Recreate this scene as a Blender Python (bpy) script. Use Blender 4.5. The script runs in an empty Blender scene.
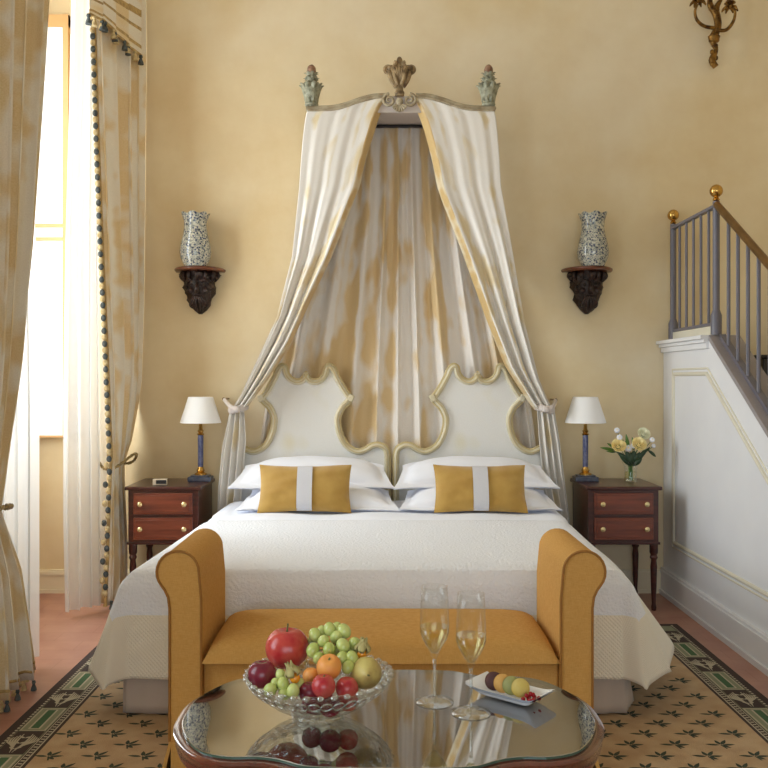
import bpy, bmesh, math, random
from mathutils import Vector, Matrix, noise
random.seed(4)
C = bpy.context.scene.collection
PI = math.pi
S = bpy.context.scene
CH = 1.37; F = 893.0; VX, VY = 381.0, 380.0

def P(x, y, Y):
    return Vector(((x-VX)*Y/F, Y, CH-(y-VY)*Y/F))

def lin(c):
    return tuple(((v/255)/12.92 if v/255 <= .04045 else ((v/255+.055)/1.055)**2.4) for v in c)

# ---------------------------------------------------------------- materials
class NT:
    def __init__(s, name):
        s.m = bpy.data.materials.new(name); s.m.use_nodes = True
        s.t = s.m.node_tree; s.t.nodes.clear()
        s.out = s.n('ShaderNodeOutputMaterial')
    def n(s, typ, **kw):
        nd = s.t.nodes.new(typ)
        for k, v in kw.items():
            if k.startswith('i_'):
                key = k[2:].replace('_', ' ')
                nd.inputs[key].default_value = v
            else: setattr(nd, k, v)
        return nd
    def l(s, a, b): s.t.links.new(a, b)
    def coords(s, kind='Object', scale=(1,1,1), rot=(0,0,0)):
        tc = s.n('ShaderNodeTexCoord'); mp = s.n('ShaderNodeMapping')
        mp.inputs['Scale'].default_value = scale; mp.inputs['Rotation'].default_value = rot
        s.l(tc.outputs[kind], mp.inputs['Vector']); return mp.outputs['Vector']
    def ramp(s, fac, stops, interp='LINEAR'):
        r = s.n('ShaderNodeValToRGB'); cr = r.color_ramp; cr.interpolation = interp
        while len(cr.elements) > 1: cr.elements.remove(cr.elements[-1])
        cr.elements[0].position = stops[0][0]; cr.elements[0].color = (*stops[0][1], 1)
        for p, c in stops[1:]:
            e = cr.elements.new(p); e.color = (*c, 1)
        s.l(fac, r.inputs['Fac']); return r.outputs['Color']
    def mix(s, fac, a, b, typ='MIX'):
        m = s.n('ShaderNodeMix', data_type='RGBA', blend_type=typ)
        for sock, v in ((m.inputs[0], fac), (m.inputs[6], a), (m.inputs[7], b)):
            if isinstance(v, (int, float)): sock.default_value = v
            elif isinstance(v, tuple): sock.default_value = (*v, 1)
            else: s.l(v, sock)
        return m.outputs[2]
    def noise(s, vec, scale, detail=3, rough=.5):
        t = s.n('ShaderNodeTexNoise'); t.inputs['Scale'].default_value = scale
        t.inputs['Detail'].default_value = detail; t.inputs['Roughness'].default_value = rough
        s.l(vec, t.inputs['Vector']); return t.outputs['Fac']
    def voro(s, vec, scale, feature='F1'):
        t = s.n('ShaderNodeTexVoronoi', feature=feature); t.inputs['Scale'].default_value = scale
        s.l(vec, t.inputs['Vector']); return t.outputs['Distance']
    def bump(s, h, strength=.3, dist=.01):
        b = s.n('ShaderNodeBump'); b.inputs['Strength'].default_value = strength
        b.inputs['Distance'].default_value = dist; s.l(h, b.inputs['Height']); return b.outputs['Normal']
    def princ(s, color, rough=.6, metal=0, normal=None, **kw):
        p = s.n('ShaderNodeBsdfPrincipled')
        if isinstance(color, tuple): p.inputs['Base Color'].default_value = (*color, 1)
        else: s.l(color, p.inputs['Base Color'])
        p.inputs['Roughness'].default_value = rough; p.inputs['Metallic'].default_value = metal
        for k, v in kw.items(): p.inputs[k].default_value = v
        if normal: s.l(normal, p.inputs['Normal'])
        return p.outputs['BSDF']
    def done(s, sh): s.l(sh, s.out.inputs['Surface']); return s.m

def simple(name, c, rough=.5, metal=0, c2=None, ns=8, bs=None, bstr=.2, stretch=(1,1,1), **kw):
    t = NT(name); v = t.coords('Object', stretch)
    col = lin(c)
    if c2: col = t.ramp(t.noise(v, ns, 4), [(.35, lin(c)), (.68, lin(c2))])
    nrm = t.bump(t.noise(v, bs, 4), bstr, .01) if bs else None
    return t.done(t.princ(col, rough, metal, nrm, **kw))

def m_wall():
    t = NT('ochre_wash_plaster'); v = t.coords('Object', (1,1,1))
    a = t.noise(v, .75, 5, .55); b = t.noise(v, 3.3, 5, .6)
    c = t.ramp(a, [(.30, lin((212,186,140))), (.5, lin((228,210,172))), (.68, lin((238,227,203)))])
    d = t.ramp(b, [(.3, lin((206,181,134))), (.7, lin((230,215,182)))])
    return t.done(t.princ(t.mix(.35, c, d), .85, 0, t.bump(t.noise(v, 30, 3), .06)))

def m_damask(name, base, gold, thr=.52, su=3., sv=2.2, transl=0., sheen=.2, rough=.45):
    t = NT(name); v = t.coords('UV', (su, sv, 1))
    n1 = t.noise(v, 1.6, 2, .5)
    vv = t.coords('UV', (su*1.0, sv*.12, 1)); n2 = t.noise(vv, 2.2, 1, .4)
    m = t.n('ShaderNodeMath', operation='ADD'); t.l(n1, m.inputs[0]); t.l(n2, m.inputs[1])
    h = t.n('ShaderNodeMath', operation='MULTIPLY'); t.l(m.outputs[0], h.inputs[0]); h.inputs[1].default_value = .5
    col = t.ramp(h.outputs[0], [(thr-.05, lin(base)), (thr+.03, lin(gold)), (thr+.1, lin(gold))])
    f = t.noise(t.coords('UV', (60, 60, 1)), 3, 2)
    col = t.mix(.12, col, t.ramp(f, [(.3, lin((150,130,95))), (.7, lin((255,250,235)))]))
    s = t.princ(col, rough, 0, t.bump(f, .08), **{'Sheen Weight': sheen})
    if transl:
        tr = t.n('ShaderNodeBsdfTranslucent'); t.l(col, tr.inputs['Color'])
        mx = t.n('ShaderNodeMixShader'); mx.inputs[0].default_value = transl
        t.l(s, mx.inputs[1]); t.l(tr.outputs[0], mx.inputs[2]); s = mx.outputs[0]
    return t.done(s)

def m_sheer():
    t = NT('white_voile')
    d = t.n('ShaderNodeBsdfDiffuse'); d.inputs['Color'].default_value = (*lin((238,238,238)), 1)
    tr = t.n('ShaderNodeBsdfTranslucent'); tr.inputs['Color'].default_value = (*lin((228,226,222)), 1)
    tp = t.n('ShaderNodeBsdfTransparent')
    a = t.n('ShaderNodeMixShader'); a.inputs[0].default_value = .5
    t.l(d.outputs[0], a.inputs[1]); t.l(tr.outputs[0], a.inputs[2])
    b = t.n('ShaderNodeMixShader'); b.inputs[0].default_value = .18
    t.l(a.outputs[0], b.inputs[1]); t.l(tp.outputs[0], b.inputs[2])
    return t.done(b.outputs[0])

def m_glass(name, tint=(255,255,255), edge=.35, base=.05, bump=None, rough=.02, mul=.75):
    t = NT(name)
    tp = t.n('ShaderNodeBsdfTransparent'); tp.inputs['Color'].default_value = (*lin(tint), 1)
    g = t.n('ShaderNodeBsdfGlossy'); g.inputs['Roughness'].default_value = rough
    lw = t.n('ShaderNodeLayerWeight'); lw.inputs['Blend'].default_value = edge
    if bump:
        v = t.coords('Object'); nr = t.bump(t.voro(v, bump), 1.0, .006)
        t.l(nr, g.inputs['Normal']); t.l(nr, lw.inputs['Normal'])
    ma = t.n('ShaderNodeMath', operation='MULTIPLY_ADD'); t.l(lw.outputs['Facing'], ma.inputs[0])
    ma.inputs[1].default_value = mul; ma.inputs[2].default_value = base
    mx = t.n('ShaderNodeMixShader'); t.l(ma.outputs[0], mx.inputs[0])
    t.l(tp.outputs[0], mx.inputs[1]); t.l(g.outputs[0], mx.inputs[2])
    return t.done(mx.outputs[0])

def m_wood(name, c1, c2, rough=.3, stretch=(1,12,12), coat=.3, scale=3):
    t = NT(name); v = t.coords('Object', stretch)
    n = t.noise(v, scale, 5, .6)
    return t.done(t.princ(t.ramp(n, [(.3, lin(c1)), (.7, lin(c2))]), rough, 0, None, **{'Coat Weight': coat, 'Coat Roughness': .08}))

def m_quilt(name, c, kind):
    t = NT(name); 
    if kind == 'grid':
        v = t.coords('UV', (1,1,1), (0,0,PI/4))
        w1 = t.n('ShaderNodeTexWave', bands_direction='X'); w1.inputs['Scale'].default_value = 9
        w2 = t.n('ShaderNodeTexWave', bands_direction='Y'); w2.inputs['Scale'].default_value = 9
        t.l(v, w1.inputs['Vector']); t.l(v, w2.inputs['Vector'])
        mn = t.n('ShaderNodeMath', operation='MULTIPLY'); t.l(w1.outputs['Fac'], mn.inputs[0]); t.l(w2.outputs['Fac'], mn.inputs[1])
        h = mn.outputs[0]; nr = t.bump(h, .40, .010)
    else:
        v = t.coords('UV')
        h = t.noise(v, 26, 3, .55); nr = t.bump(h, .7, .010)
    return t.done(t.princ(lin(c), .8, 0, nr, **{'Sheen Weight': .2}))

def m_linen(name, c, c2, s=160):
    t = NT(name); v1 = t.coords('Object', (30,30,420)); v2 = t.coords('Object', (420,60,30))
    n = t.mix(.5, t.noise(v1, 2, 2), t.noise(v2, 2, 2))
    col = t.ramp(n, [(.35, lin(c)), (.65, lin(c2))])
    return t.done(t.princ(col, .9, 0, t.bump(n, .12), **{'Specular IOR Level': .2}))

def m_china():
    t = NT('blue_sprigged_china'); v = t.coords('Object')
    a = t.voro(v, 58); b = t.noise(v, 46, 3, .7); c = t.voro(v, 33)
    base = t.ramp(a, [(.28, lin((84,96,134))), (.42, lin((226,224,214)))])
    g = t.ramp(b, [(.42, lin((226,224,214))), (.5, lin((110,128,140))), (.56, lin((226,224,214)))])
    x = t.mix(1.0, base, g, 'MULTIPLY')
    y = t.ramp(c, [(.16, lin((84,98,130))), (.24, (1,1,1))])
    return t.done(t.princ(t.mix(.9, x, y, 'MULTIPLY'), .18, 0, None, **{'Coat Weight': .4}))

def m_floor():
    t = NT('terracotta_tiles'); v = t.coords('Object')
    br = t.n('ShaderNodeTexBrick'); br.inputs['Scale'].default_value = 3.2
    br.inputs['Mortar Size'].default_value = .008; br.inputs['Brick Width'].default_value = 1.0; br.inputs['Row Height'].default_value = .5
    br.inputs['Color1'].default_value = (*lin((166,116,98)), 1); br.inputs['Color2'].default_value = (*lin((178,128,108)), 1)
    br.inputs['Mortar'].default_value = (*lin((148,98,76)), 1)
    t.l(v, br.inputs['Vector'])
    n = t.ramp(t.noise(v, 5, 4), [(.3, lin((156,110,94))), (.7, lin((194,150,130)))])
    return t.done(t.princ(t.mix(.5, br.outputs['Color'], n), .38))

M = {}
M['wall'] = m_wall()
M['ceil'] = simple('white_ceiling', (236,228,210), .9)
M['floor'] = m_floor()
M['trim'] = simple('cream_painted_skirting', (226,214,186), .5)
M['white_paint'] = simple('white_painted_panel', (228,228,230), .45, c2=(220,220,224), ns=2)
M['cream_paint'] = simple('cream_painted_moulding', (214,208,190), .5)
M['grey_paint'] = simple('mauve_grey_painted_cap', (150,142,142), .5, c2=(138,130,130), ns=5)
M['iron'] = simple('dark_grey_painted_iron', (104,101,110), .4)
M['brass'] = simple('polished_brass', (206,165,92), .22, 1, c2=(180,138,70), ns=14)
M['bronze'] = simple('aged_bronze_handrail', (140,108,66), .35, .8, c2=(110,84,50), ns=10)
M['gilt'] = simple('old_gilding', (150,112,54), .40, .8, c2=(66,42,18), ns=32, bs=60, bstr=.5)
M['giltwood'] = simple('worn_giltwood', (170,146,108), .5, .2, c2=(92,72,48), ns=30, bs=70, bstr=.5)
M['verdigris'] = simple('green_painted_carving', (168,168,146), .65, c2=(110,110,90), ns=38, bs=70, bstr=.5)
M['cone'] = simple('pink_brown_carving', (166,132,106), .6, c2=(112,74,54), ns=40, bs=80, bstr=.6)
M['rail_gold'] = simple('pale_gilt_moulding', (184,172,146), .5, .1, c2=(146,130,102), ns=20)
M['silk'] = m_damask('cream_silk_damask', (244,240,234), (230,212,172), .57, 2.2, 2.6, .10)
M['silk_edge'] = m_damask('gold_figured_silk_edge', (236,222,190), (216,180,112), .52, 3.0, 4.6, .10)
M['silk_back'] = m_damask('cream_gold_silk_backcloth', (242,236,230), (226,196,142), .525, 4.0, 2.4, .05)
M['drape'] = m_damask('cream_gold_drape', (240,232,216), (230,204,152), .53, 2.4, 4.2, .12)
M['drape_dark'] = m_damask('gold_striped_drape', (238,229,212), (226,200,150), .53, 2.4, 4.2, .08)
M['lining'] = simple('lilac_grey_lining', (206,196,190), .7)
M['sheer'] = m_sheer()
M['rope'] = simple('gold_silk_rope', (168,142,88), .5, c2=(120,102,66), ns=60)
M['tas_blue'] = simple('slate_blue_tassel_thread', (82,88,88), .8, c2=(60,64,62), ns=60)
M['tas_cream'] = simple('cream_tassel_thread', (206,184,138), .8, c2=(170,146,100), ns=60)
M['braid'] = simple('gold_braid', (196,164,104), .7, c2=(150,122,74), ns=40)
M['hb_fabric'] = m_damask('ivory_headboard_silk', (236,236,234), (230,224,200), .56, 2, 2, 0, .3, .5)
M['hb_frame'] = simple('ivory_lacquered_frame', (222,214,190), .4, c2=(204,192,156), ns=10)
M['hb_line'] = simple('ochre_painted_line', (200,182,136), .5)
M['linen'] = simple('white_bed_linen', (238,242,252), .75, bs=14, bstr=.15)
M['linen2'] = simple('white_pillowcase', (240,243,253), .7, bs=20, bstr=.12)
M['quilt_top'] = m_quilt('white_matelasse', (234,237,244), 'swirl')
M['quilt_side'] = m_quilt('warm_reflection_diamond_quilting', (236,229,212), 'grid')  # border warmed, top cooled: reflected light and sky light put into the colours
M['skirt'] = simple('taupe_bed_skirt', (186,172,160), .85, bs=60, bstr=.1)
M['velvet'] = simple('gold_velvet', (170,130,50), .75, c2=(186,148,68), ns=9, **{'Sheen Weight': .6})
M['ribbon'] = simple('pale_grey_ribbon', (208,208,214), .5, bs=120, bstr=.3)
M['bench'] = m_linen('ochre_linen_upholstery', (188,140,72), (204,158,92))
M['piping'] = simple('dark_ochre_piping', (148,100,38), .7)
M['mahog'] = m_wood('mahogany', (92,40,26), (136,68,44), .32)
M['mahog_d'] = m_wood('dark_mahogany', (52,20,16), (84,36,26), .3)
M['tablewood'] = m_wood('polished_table_rim', (64,24,18), (112,54,38), .16, (6,2,6), .8)
M['tabletop'] = m_wood('polished_brown_table_top', (74,50,40), (104,74,58), .06, (2,14,6), 1.0, 4)
M['knob'] = simple('brass_and_ivory_knob', (226,204,150), .25, .6)
M['marble'] = simple('blue_lapis_marble', (70,76,118), .2, c2=(112,114,140), ns=40)
M['blue_base'] = simple('slate_blue_lamp_plinth', (62,68,86), .3, c2=(88,92,104), ns=30)
M['shade'] = simple('white_lamp_shade', (246,246,246), .8)
M['china'] = m_china()
M['darkcarve'] = simple('dark_carved_walnut', (52,30,22), .4, c2=(28,16,12), ns=22, bs=45, bstr=.8)
M['shelfwood'] = m_wood('reddish_shelf_wood', (88,44,26), (128,70,42), .35)
M['rug'] = simple('beige_wool_carpet', (190,162,126), .95, c2=(176,146,110), ns=12, bs=200, bstr=.3)
M['rug_dark'] = simple('dark_umber_wool', (62,48,44), .95)
M['rug_leaf'] = simple('dark_green_leaf_wool', (58,66,52), .95)
M['rug_green'] = simple('bright_green_wool', (64,96,62), .95)
M['rug_sage'] = simple('sage_green_wool', (134,136,108), .95)
M['rug_cream'] = simple('cream_wool', (182,172,148), .95)
M['glass'] = m_glass('clear_glass', (254,255,255), .2, .012, mul=.30)
M['stemglass'] = m_glass('solid_stem_glass', (246,248,248), .5, .10, mul=.6)
M['crystal'] = m_glass('cut_crystal', (246,247,245), .4, .04, 45, mul=.40)
M['crystal_b'] = m_glass('crystal_beads', (246,247,245), .5, .18, mul=.6)
M['pane'] = m_glass('window_glass', (250,252,252), .1, .03)
M['tglass'] = m_glass('table_glass_plate', (236,234,232), .35, .42, None, .012, mul=.22)
M['tedge'] = simple('green_glass_edge', (70,92,80), .1)
M['wine'] = m_glass('pale_sparkling_wine', (252,249,222), .4, .08, mul=.45)
M['porcelain'] = simple('white_porcelain', (240,242,248), .12)
M['winwood'] = simple('pale_painted_window_wood', (196,150,96), .5)
M['bright_pane'] = simple('glare_white_pane', (236,236,234), .8)  # plain white stands in for glare on the casement glass
M['black'] = simple('near_black_lacquer', (24,20,20), .4)
M['clockw'] = simple('ivory_clock_case', (214,200,178), .3)
for k, (c, c2, r) in {
    'pom': ((172,40,44), (196,84,70), .25), 'plum': ((104,24,44), (140,44,60), .25), 'apricot': ((232,160,80), (226,138,66), .5),
    'apple': ((168,38,50), (206,96,84), .25), 'pear': ((200,184,108), (160,128,76), .45), 'phys': ((236,148,32), (238,160,50), .2),
    'husk': ((176,166,110), (150,136,84), .8), 'grape': ((172,184,96), (196,204,126), .22), 'stem': ((110,116,60), (86,80,40), .6),
    'choc': ((92,58,58), (74,46,46), .7), 'mac_o': ((214,168,96), (200,150,80), .7), 'mac_g': ((156,156,104), (140,146,84), .7),
    'mac_y': ((206,184,110), (196,172,80), .7), 'filling': ((226,206,160), (216,190,140), .6), 'currant': ((168,22,38), (140,10,26), .12),
    'rose_y': ((254,232,158), (254,240,186), .6), 'rose_c': ((250,246,220), (240,240,206), .6), 'bloom_w': ((240,240,246), (228,230,240), .6),
    'leaf': ((92,128,52), (70,104,42), .5), 'leaf_d': ((36,58,36), (50,72,44), .5)}.items():
    M[k] = simple(k + '_surface', c, r, c2=c2, ns=26)

# ---------------------------------------------------------------- mesh builder
def smoothstep(a, b, x):
    t = max(0, min(1, (x-a)/(b-a))); return t*t*(3-2*t)
def interp(tab, x):
    if x <= tab[0][0]: return tab[0][1]
    for (a, va), (b, vb) in zip(tab, tab[1:]):
        if x <= b: return va+(vb-va)*(x-a)/(b-a) if b > a else vb
    return tab[-1][1]
def catmull(pts, n=6, closed=False):
    pts = [Vector(p) for p in pts]; N = len(pts); out = []
    rng = range(N if closed else N-1)
    for i in rng:
        p = [pts[(i+k) % N] if closed else pts[max(0, min(N-1, i+k))] for k in (-1, 0, 1, 2)]
        for j in range(n):
            t = j/n
            out.append(.5*((2*p[1])+(p[2]-p[0])*t+(2*p[0]-5*p[1]+4*p[2]-p[3])*t*t+(3*p[1]-p[0]-3*p[2]+p[3])*t**3))
    if not closed: out.append(pts[-1].copy())
    return out

class MB:
    def __init__(s): s.v = []; s.f = []; s.uv = {}; s.mi = []; s.cur = 0
    def add(s, vs, fs, uvs=None):
        o = len(s.v); s.v += [Vector(v) for v in vs]
        for f in fs: s.f.append([i+o for i in f]); s.mi.append(s.cur)
        if uvs:
            for i, u in enumerate(uvs): s.uv[o+i] = u
        return s
    def box(s, x0, x1, y0, y1, z0, z1, M4=None):
        vs = [Vector((x, y, z)) for z in (z0, z1) for y in (y0, y1) for x in (x0, x1)]
        if M4: vs = [M4 @ v for v in vs]
        return s.add(vs, [(0,2,3,1),(4,5,7,6),(0,1,5,4),(2,6,7,3),(0,4,6,2),(1,3,7,5)])
    def lathe(s, prof, seg=24, c=(0,0,0), a0=0, a1=2*PI, sx=1, sy=1, M4=None, mod=None):
        c = Vector(c); full = abs(a1-a0-2*PI) < 1e-6; n = seg if full else seg+1; vs = []
        for (r, z) in prof:
            for k in range(n):
                a = a0+(a1-a0)*k/seg
                rr, zz = (r, z) if not mod else mod(r, z, a)
                v = Vector((rr*math.cos(a)*sx, rr*math.sin(a)*sy, zz))
                vs.append((M4 @ v if M4 else v)+c)
        fs = []
        for i in range(len(prof)-1):
            for k in range(seg):
                k2 = (k+1) % n if full else k+1
                fs.append((i*n+k, i*n+k2, (i+1)*n+k2, (i+1)*n+k))
        if full:
            if prof[0][0] > 1e-5: fs.append(tuple(reversed(range(n))))
            if prof[-1][0] > 1e-5: fs.append(tuple(range((len(prof)-1)*n, len(prof)*n)))
        return s.add(vs, fs)
    def ell(s, c, r, seg=20, rings=12, M4=None, fn=None):
        c = Vector(c); r = (r, r, r) if isinstance(r, (int, float)) else r; vs = []; fs = []
        for i in range(rings+1):
            th = PI*i/rings
            for k in range(seg):
                a = 2*PI*k/seg; v = Vector((math.sin(th)*math.cos(a), math.sin(th)*math.sin(a), -math.cos(th)))
                if fn: v = fn(v)
                v = Vector((v.x*r[0], v.y*r[1], v.z*r[2]))
                vs.append((M4 @ v if M4 else v)+c)
        for i in range(rings):
            for k in range(seg):
                fs.append((i*seg+k, i*seg+(k+1) % seg, (i+1)*seg+(k+1) % seg, (i+1)*seg+k))
        return s.add(vs, fs)
    def tube(s, pts, r, seg=8, closed=False, flat=1.0):
        pts = [Vector(p) for p in pts]; N = len(pts)
        rad = r if isinstance(r, (list, tuple)) else [r]*N
        if len(rad) != N: rad = [interp([(i/(len(rad)-1), v) for i, v in enumerate(rad)], i/(N-1)) for i in range(N)]
        vs = []; up = None
        for i, p in enumerate(pts):
            a = pts[(i-1) % N] if closed or i > 0 else p; b = pts[(i+1) % N] if closed or i < N-1 else p
            t = (b-a).normalized() if (b-a).length > 1e-9 else Vector((0,0,1))
            if up is None: up = Vector((0,0,1)) if abs(t.z) < .9 else Vector((0,1,0))
            x = t.cross(up)
            if x.length < 1e-6: x = t.cross(Vector((1,0,0)))
            x.normalize(); up = x.cross(t).normalized()
            for k in range(seg):
                an = 2*PI*k/seg
                vs.append(p+(x*math.cos(an)+up*math.sin(an)*flat)*rad[i])
        fs = []
        for i in range(N if closed else N-1):
            for k in range(seg):
                j = (i+1) % N
                fs.append((i*seg+k, i*seg+(k+1) % seg, j*seg+(k+1) % seg, j*seg+k))
        if not closed: fs.append(tuple(reversed(range(seg)))); fs.append(tuple(range((N-1)*seg, N*seg)))
        return s.add(vs, fs)
    def prism(s, poly, fn, t0, t1):
        n = len(poly); vs = [fn(p, t0) for p in poly]+[fn(p, t1) for p in poly]
        fs = [tuple(reversed(range(n))), tuple(range(n, 2*n))]
        fs += [(i, (i+1) % n, n+(i+1) % n, n+i) for i in range(n)]
        return s.add(vs, fs)
    def grid(s, fn, nu, nv, uvs=(1,1), closed_u=False):
        vs = []; uv = []; fs = []
        for j in range(nv+1):
            for i in range(nu+1):
                u, v = i/nu, j/nv; vs.append(fn(u, v)); uv.append((u*uvs[0], v*uvs[1]))
        for j in range(nv):
            for i in range(nu):
                a = j*(nu+1)+i; fs.append((a, a+1, a+nu+2, a+nu+1))
        return s.add(vs, fs, uv)
    def build(s, name, mat, parent=None, smooth=True, org=None, bevel=0, thick=0, sub=0, rec=True, disp=None, angle=40):
        mats = mat if isinstance(mat, (list, tuple)) else [mat]
        off = Vector(org) if org else Vector((0,0,0))
        if disp: s.v = [disp(v) for v in s.v]
        me = bpy.data.meshes.new(name); me.from_pydata([v-off for v in s.v], [], s.f)
        for m in mats: me.materials.append(M[m])
        for p, i in zip(me.polygons, s.mi): p.material_index = i
        if s.uv:
            ul = me.uv_layers.new(name='UVMap')
            for lo in me.loops: ul.data[lo.index].uv = s.uv.get(lo.vertex_index, (0, 0))
        bm = bmesh.new(); bm.from_mesh(me)
        if rec: bmesh.ops.recalc_face_normals(bm, faces=bm.faces)
        big = [f for f in bm.faces if len(f.verts) > 6]
        if big: bmesh.ops.triangulate(bm, faces=big)
        for f in bm.faces: f.smooth = smooth
        bm.to_mesh(me); bm.free()
        if smooth: 
            try: me.set_sharp_from_angle(angle=math.radians(angle))
            except Exception: pass
        o = bpy.data.objects.new(name, me); C.objects.link(o)
        if parent is not None: o.parent = parent
        o.location = off
        if thick:
            md = o.modifiers.new('solid', 'SOLIDIFY'); md.thickness = thick; md.offset = 0
        if bevel:
            md = o.modifiers.new('bevel', 'BEVEL'); md.width = bevel; md.segments = 2; md.limit_method = 'ANGLE'; md.angle_limit = .6
        if sub:
            md = o.modifiers.new('sub', 'SUBSURF'); md.levels = sub; md.render_levels = sub
        return o

def tag(o, label=None, cat=None, group=None, kind=None):
    if label: o['label'] = label
    if cat: o['category'] = cat
    if group: o['group'] = group
    if kind: o['kind'] = kind
    return o
def thing(name, label, cat, loc=(0,0,0), rz=0, group=None):
    o = bpy.data.objects.new(name, None); C.objects.link(o); o.empty_display_size = .05
    o.location = loc; o.rotation_euler = (0, 0, rz)
    return tag(o, label, cat, group)
def struct(o): o['kind'] = 'structure'; return o
def kids(o): return [c for c in bpy.data.objects if c.parent == o]
def copy_tree(o, parent=None):
    c = o.copy(); C.objects.link(c)
    if parent is not None: c.parent = parent
    for ch in kids(o): copy_tree(ch, c)
    return c

# world-space parts under a thing: give verts in world coordinates, thing has rz = 0
def wpart(mb, name, mat, t, **kw):
    base = t
    while base.parent is not None: base = base.parent
    off = base.location
    mb.v = [v-off for v in mb.v]
    return mb.build(name, mat, t, **kw)

# ---------------------------------------------------------------- the room
YB = 5.76; XL = -1.92; XR = 3.0; XW = -2.45; ZC = 4.3; YF = -2.6
struct(MB().box(-2.7, XR+.2, YF-.2, YB+.2, -.12, 0).build('floor', 'floor', smooth=False))
struct(MB().box(-2.7, XR+.2, YF-.2, YB+.2, ZC, ZC+.12).build('ceiling', 'ceil', smooth=False))
struct(MB().box(-2.7, XR+.2, YB, YB+.2, 0, ZC).build('wall_back', 'wall', smooth=False))
struct(MB().box(XR, XR+.2, YF, YB, 0, ZC).build('wall_right', 'wall', smooth=False))
# left wall: thick, a tall niche with a window (3.85..5.70) and a second window nearer the viewer
wl = MB()
N0, N1 = 3.60, YB
W1 = (3.95, 5.50, .98, 3.75); W2 = (.1, 1.9, .98, 3.6)
wl.box(XL-.55, XL, YF, W2[0], 0, ZC).box(XL-.55, XL, W2[1], N0, 0, ZC).box(XL-.55, XL, W2[0], W2[1], 0, W2[2]).box(XL-.55, XL, W2[0], W2[1], W2[3], ZC)
wl.box(XL-.55, XL, N0, N1, 4.05, ZC)
wl.box(XW-.02, XW+.06, N0, W1[0], 0, 4.05).box(XW-.02, XW+.06, W1[1], N1, 0, 4.05).box(XW-.02, XW+.06, W1[0], W1[1], 0, W1[2]).box(XW-.02, XW+.06, W1[0], W1[1], W1[3], 4.05)
struct(wl.build('wall_left', 'wall', smooth=False))
W3 = (-1.2, 1.8, .3, 2.6)  # opening for the added fill window, unseen behind the camera
wf = MB()
wf.box(-2.7, W3[0], YF-.2, YF, 0, ZC).box(W3[1], XR, YF-.2, YF, 0, ZC).box(W3[0], W3[1], YF-.2, YF, 0, W3[2]).box(W3[0], W3[1], YF-.2, YF, W3[3], ZC)
struct(wf.build('wall_front', 'wall', smooth=False))

def window(name, axis, pos, a0, a1, z0, z1):
    f = MB(); g = MB(); w = .06
    def bx(mb, p0, p1, q0, q1, r0, r1):
        if axis == 'x': mb.box(p0, p1, q0, q1, r0, r1)
        else: mb.box(q0, q1, p0, p1, r0, r1)
    for q in ((a0, a0+w), (a1-w, a1), ((a0+a1)/2-w/2, (a0+a1)/2+w/2)): bx(f, pos-.03, pos+.03, q[0], q[1], z0, z1)
    for z in ((z0, z0+w), (z1-w, z1), (z0+(z1-z0)*.62, z0+(z1-z0)*.62+.04)): bx(f, pos-.03, pos+.03, a0, a1, z[0], z[1])
    bx(g, pos-.003, pos+.003, a0+w, a1-w, z0+w, z1-w)
    root = struct(f.build(name, 'winwood', smooth=False))
    g.build('pane', 'pane', root, smooth=False)
    return root
w1 = window('window_1', 'x', XW+.02, *W1)
window('window_2', 'x', XL-.4, *W2)
window('added_fill_window', 'y', YF-.1, *W3)  # last one is an unseen window, added to carry fill light
# inner casement folded back flat against the niche's far side
cs = MB(); x0, x1, z0, z1, yy = -2.385, -1.985, 1.005, 3.69, 5.69
for q in ((x0, x0+.05), (x1-.035, x1)): cs.box(q[0], q[1], yy-.025, yy+.02, z0, z1)
for z in ((z0, z0+.012), (z1-.075, z1), (2.34, 2.362), (2.256, 2.276)): cs.box(x0, x1, yy-.022, yy+.018, z[0], z[1])
cr = tag(cs.build('inner_shutter', 'winwood', smooth=False), 'tall bright white panel in a pale wooden frame beyond the sheer curtains', 'shutter')
MB().box(x0+.05, x1-.035, yy-.006, yy+.004, z0, z1).build('panel', 'bright_pane', cr, smooth=False)  # opaque white panel added so the glass reads as brightly lit
struct(MB().box(XW+.06, XL-.0, N0+.0, W1[1], W1[2]-.04, W1[2]).build('trim_1', 'trim', smooth=False, bevel=.005)) if False else None

def skirting(name, a, b, side, h=.15):
    m = MB()
    (ax, ay), (bx_, by) = a, b
    nx, ny = side
    for (t, z0, z1) in ((.018, 0, h), (.028, 0, .025), (.026, h-.035, h-.012)):
        xs = sorted((ax, bx_)); ys = sorted((ay, by))
        if nx == 0: y = (ys[0], ys[0]+ny*t); m.box(xs[0], xs[1], min(y), max(y), z0, z1)
        else: x = (xs[0], xs[0]+nx*t); m.box(min(x), max(x), ys[0], ys[1], z0, z1)
    struct(m.build(name, 'trim', smooth=False))
skirting('baseboard_back', (XW+.06, YB), (1.84, YB), (0, -1))
skirting('baseboard_left', (XL, YF), (XL, N0), (1, 0))
skirting('baseboard_niche', (XW+.06, N0), (XW+.06, YB-.03), (1, 0))
skirting('baseboard_right', (XR, YF), (XR, YB), (-1, 0))

# ---------------------------------------------------------------- staircase on the right
SX = 1.82; LZ = 1.62; LY = 4.95; SL = .648
def capz(y): return LZ if y >= LY else LZ-(LY-y)*SL
YE = LY-LZ/SL+.15
st = thing('staircase', 'white panelled staircase side wall rising to a landing at the right', 'staircase', (SX+.5, 3.6, 0))
side = [(YB-.005, 0), (YB-.005, LZ-.03), (LY, LZ-.03), (YE, capz(YE)-.03), (YE, 0)]
b = MB().prism(side, lambda p, t: Vector((t, p[0], p[1])), SX, SX+.15)
wpart(b, 'side_panel', 'white_paint', st, smooth=False)
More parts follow.
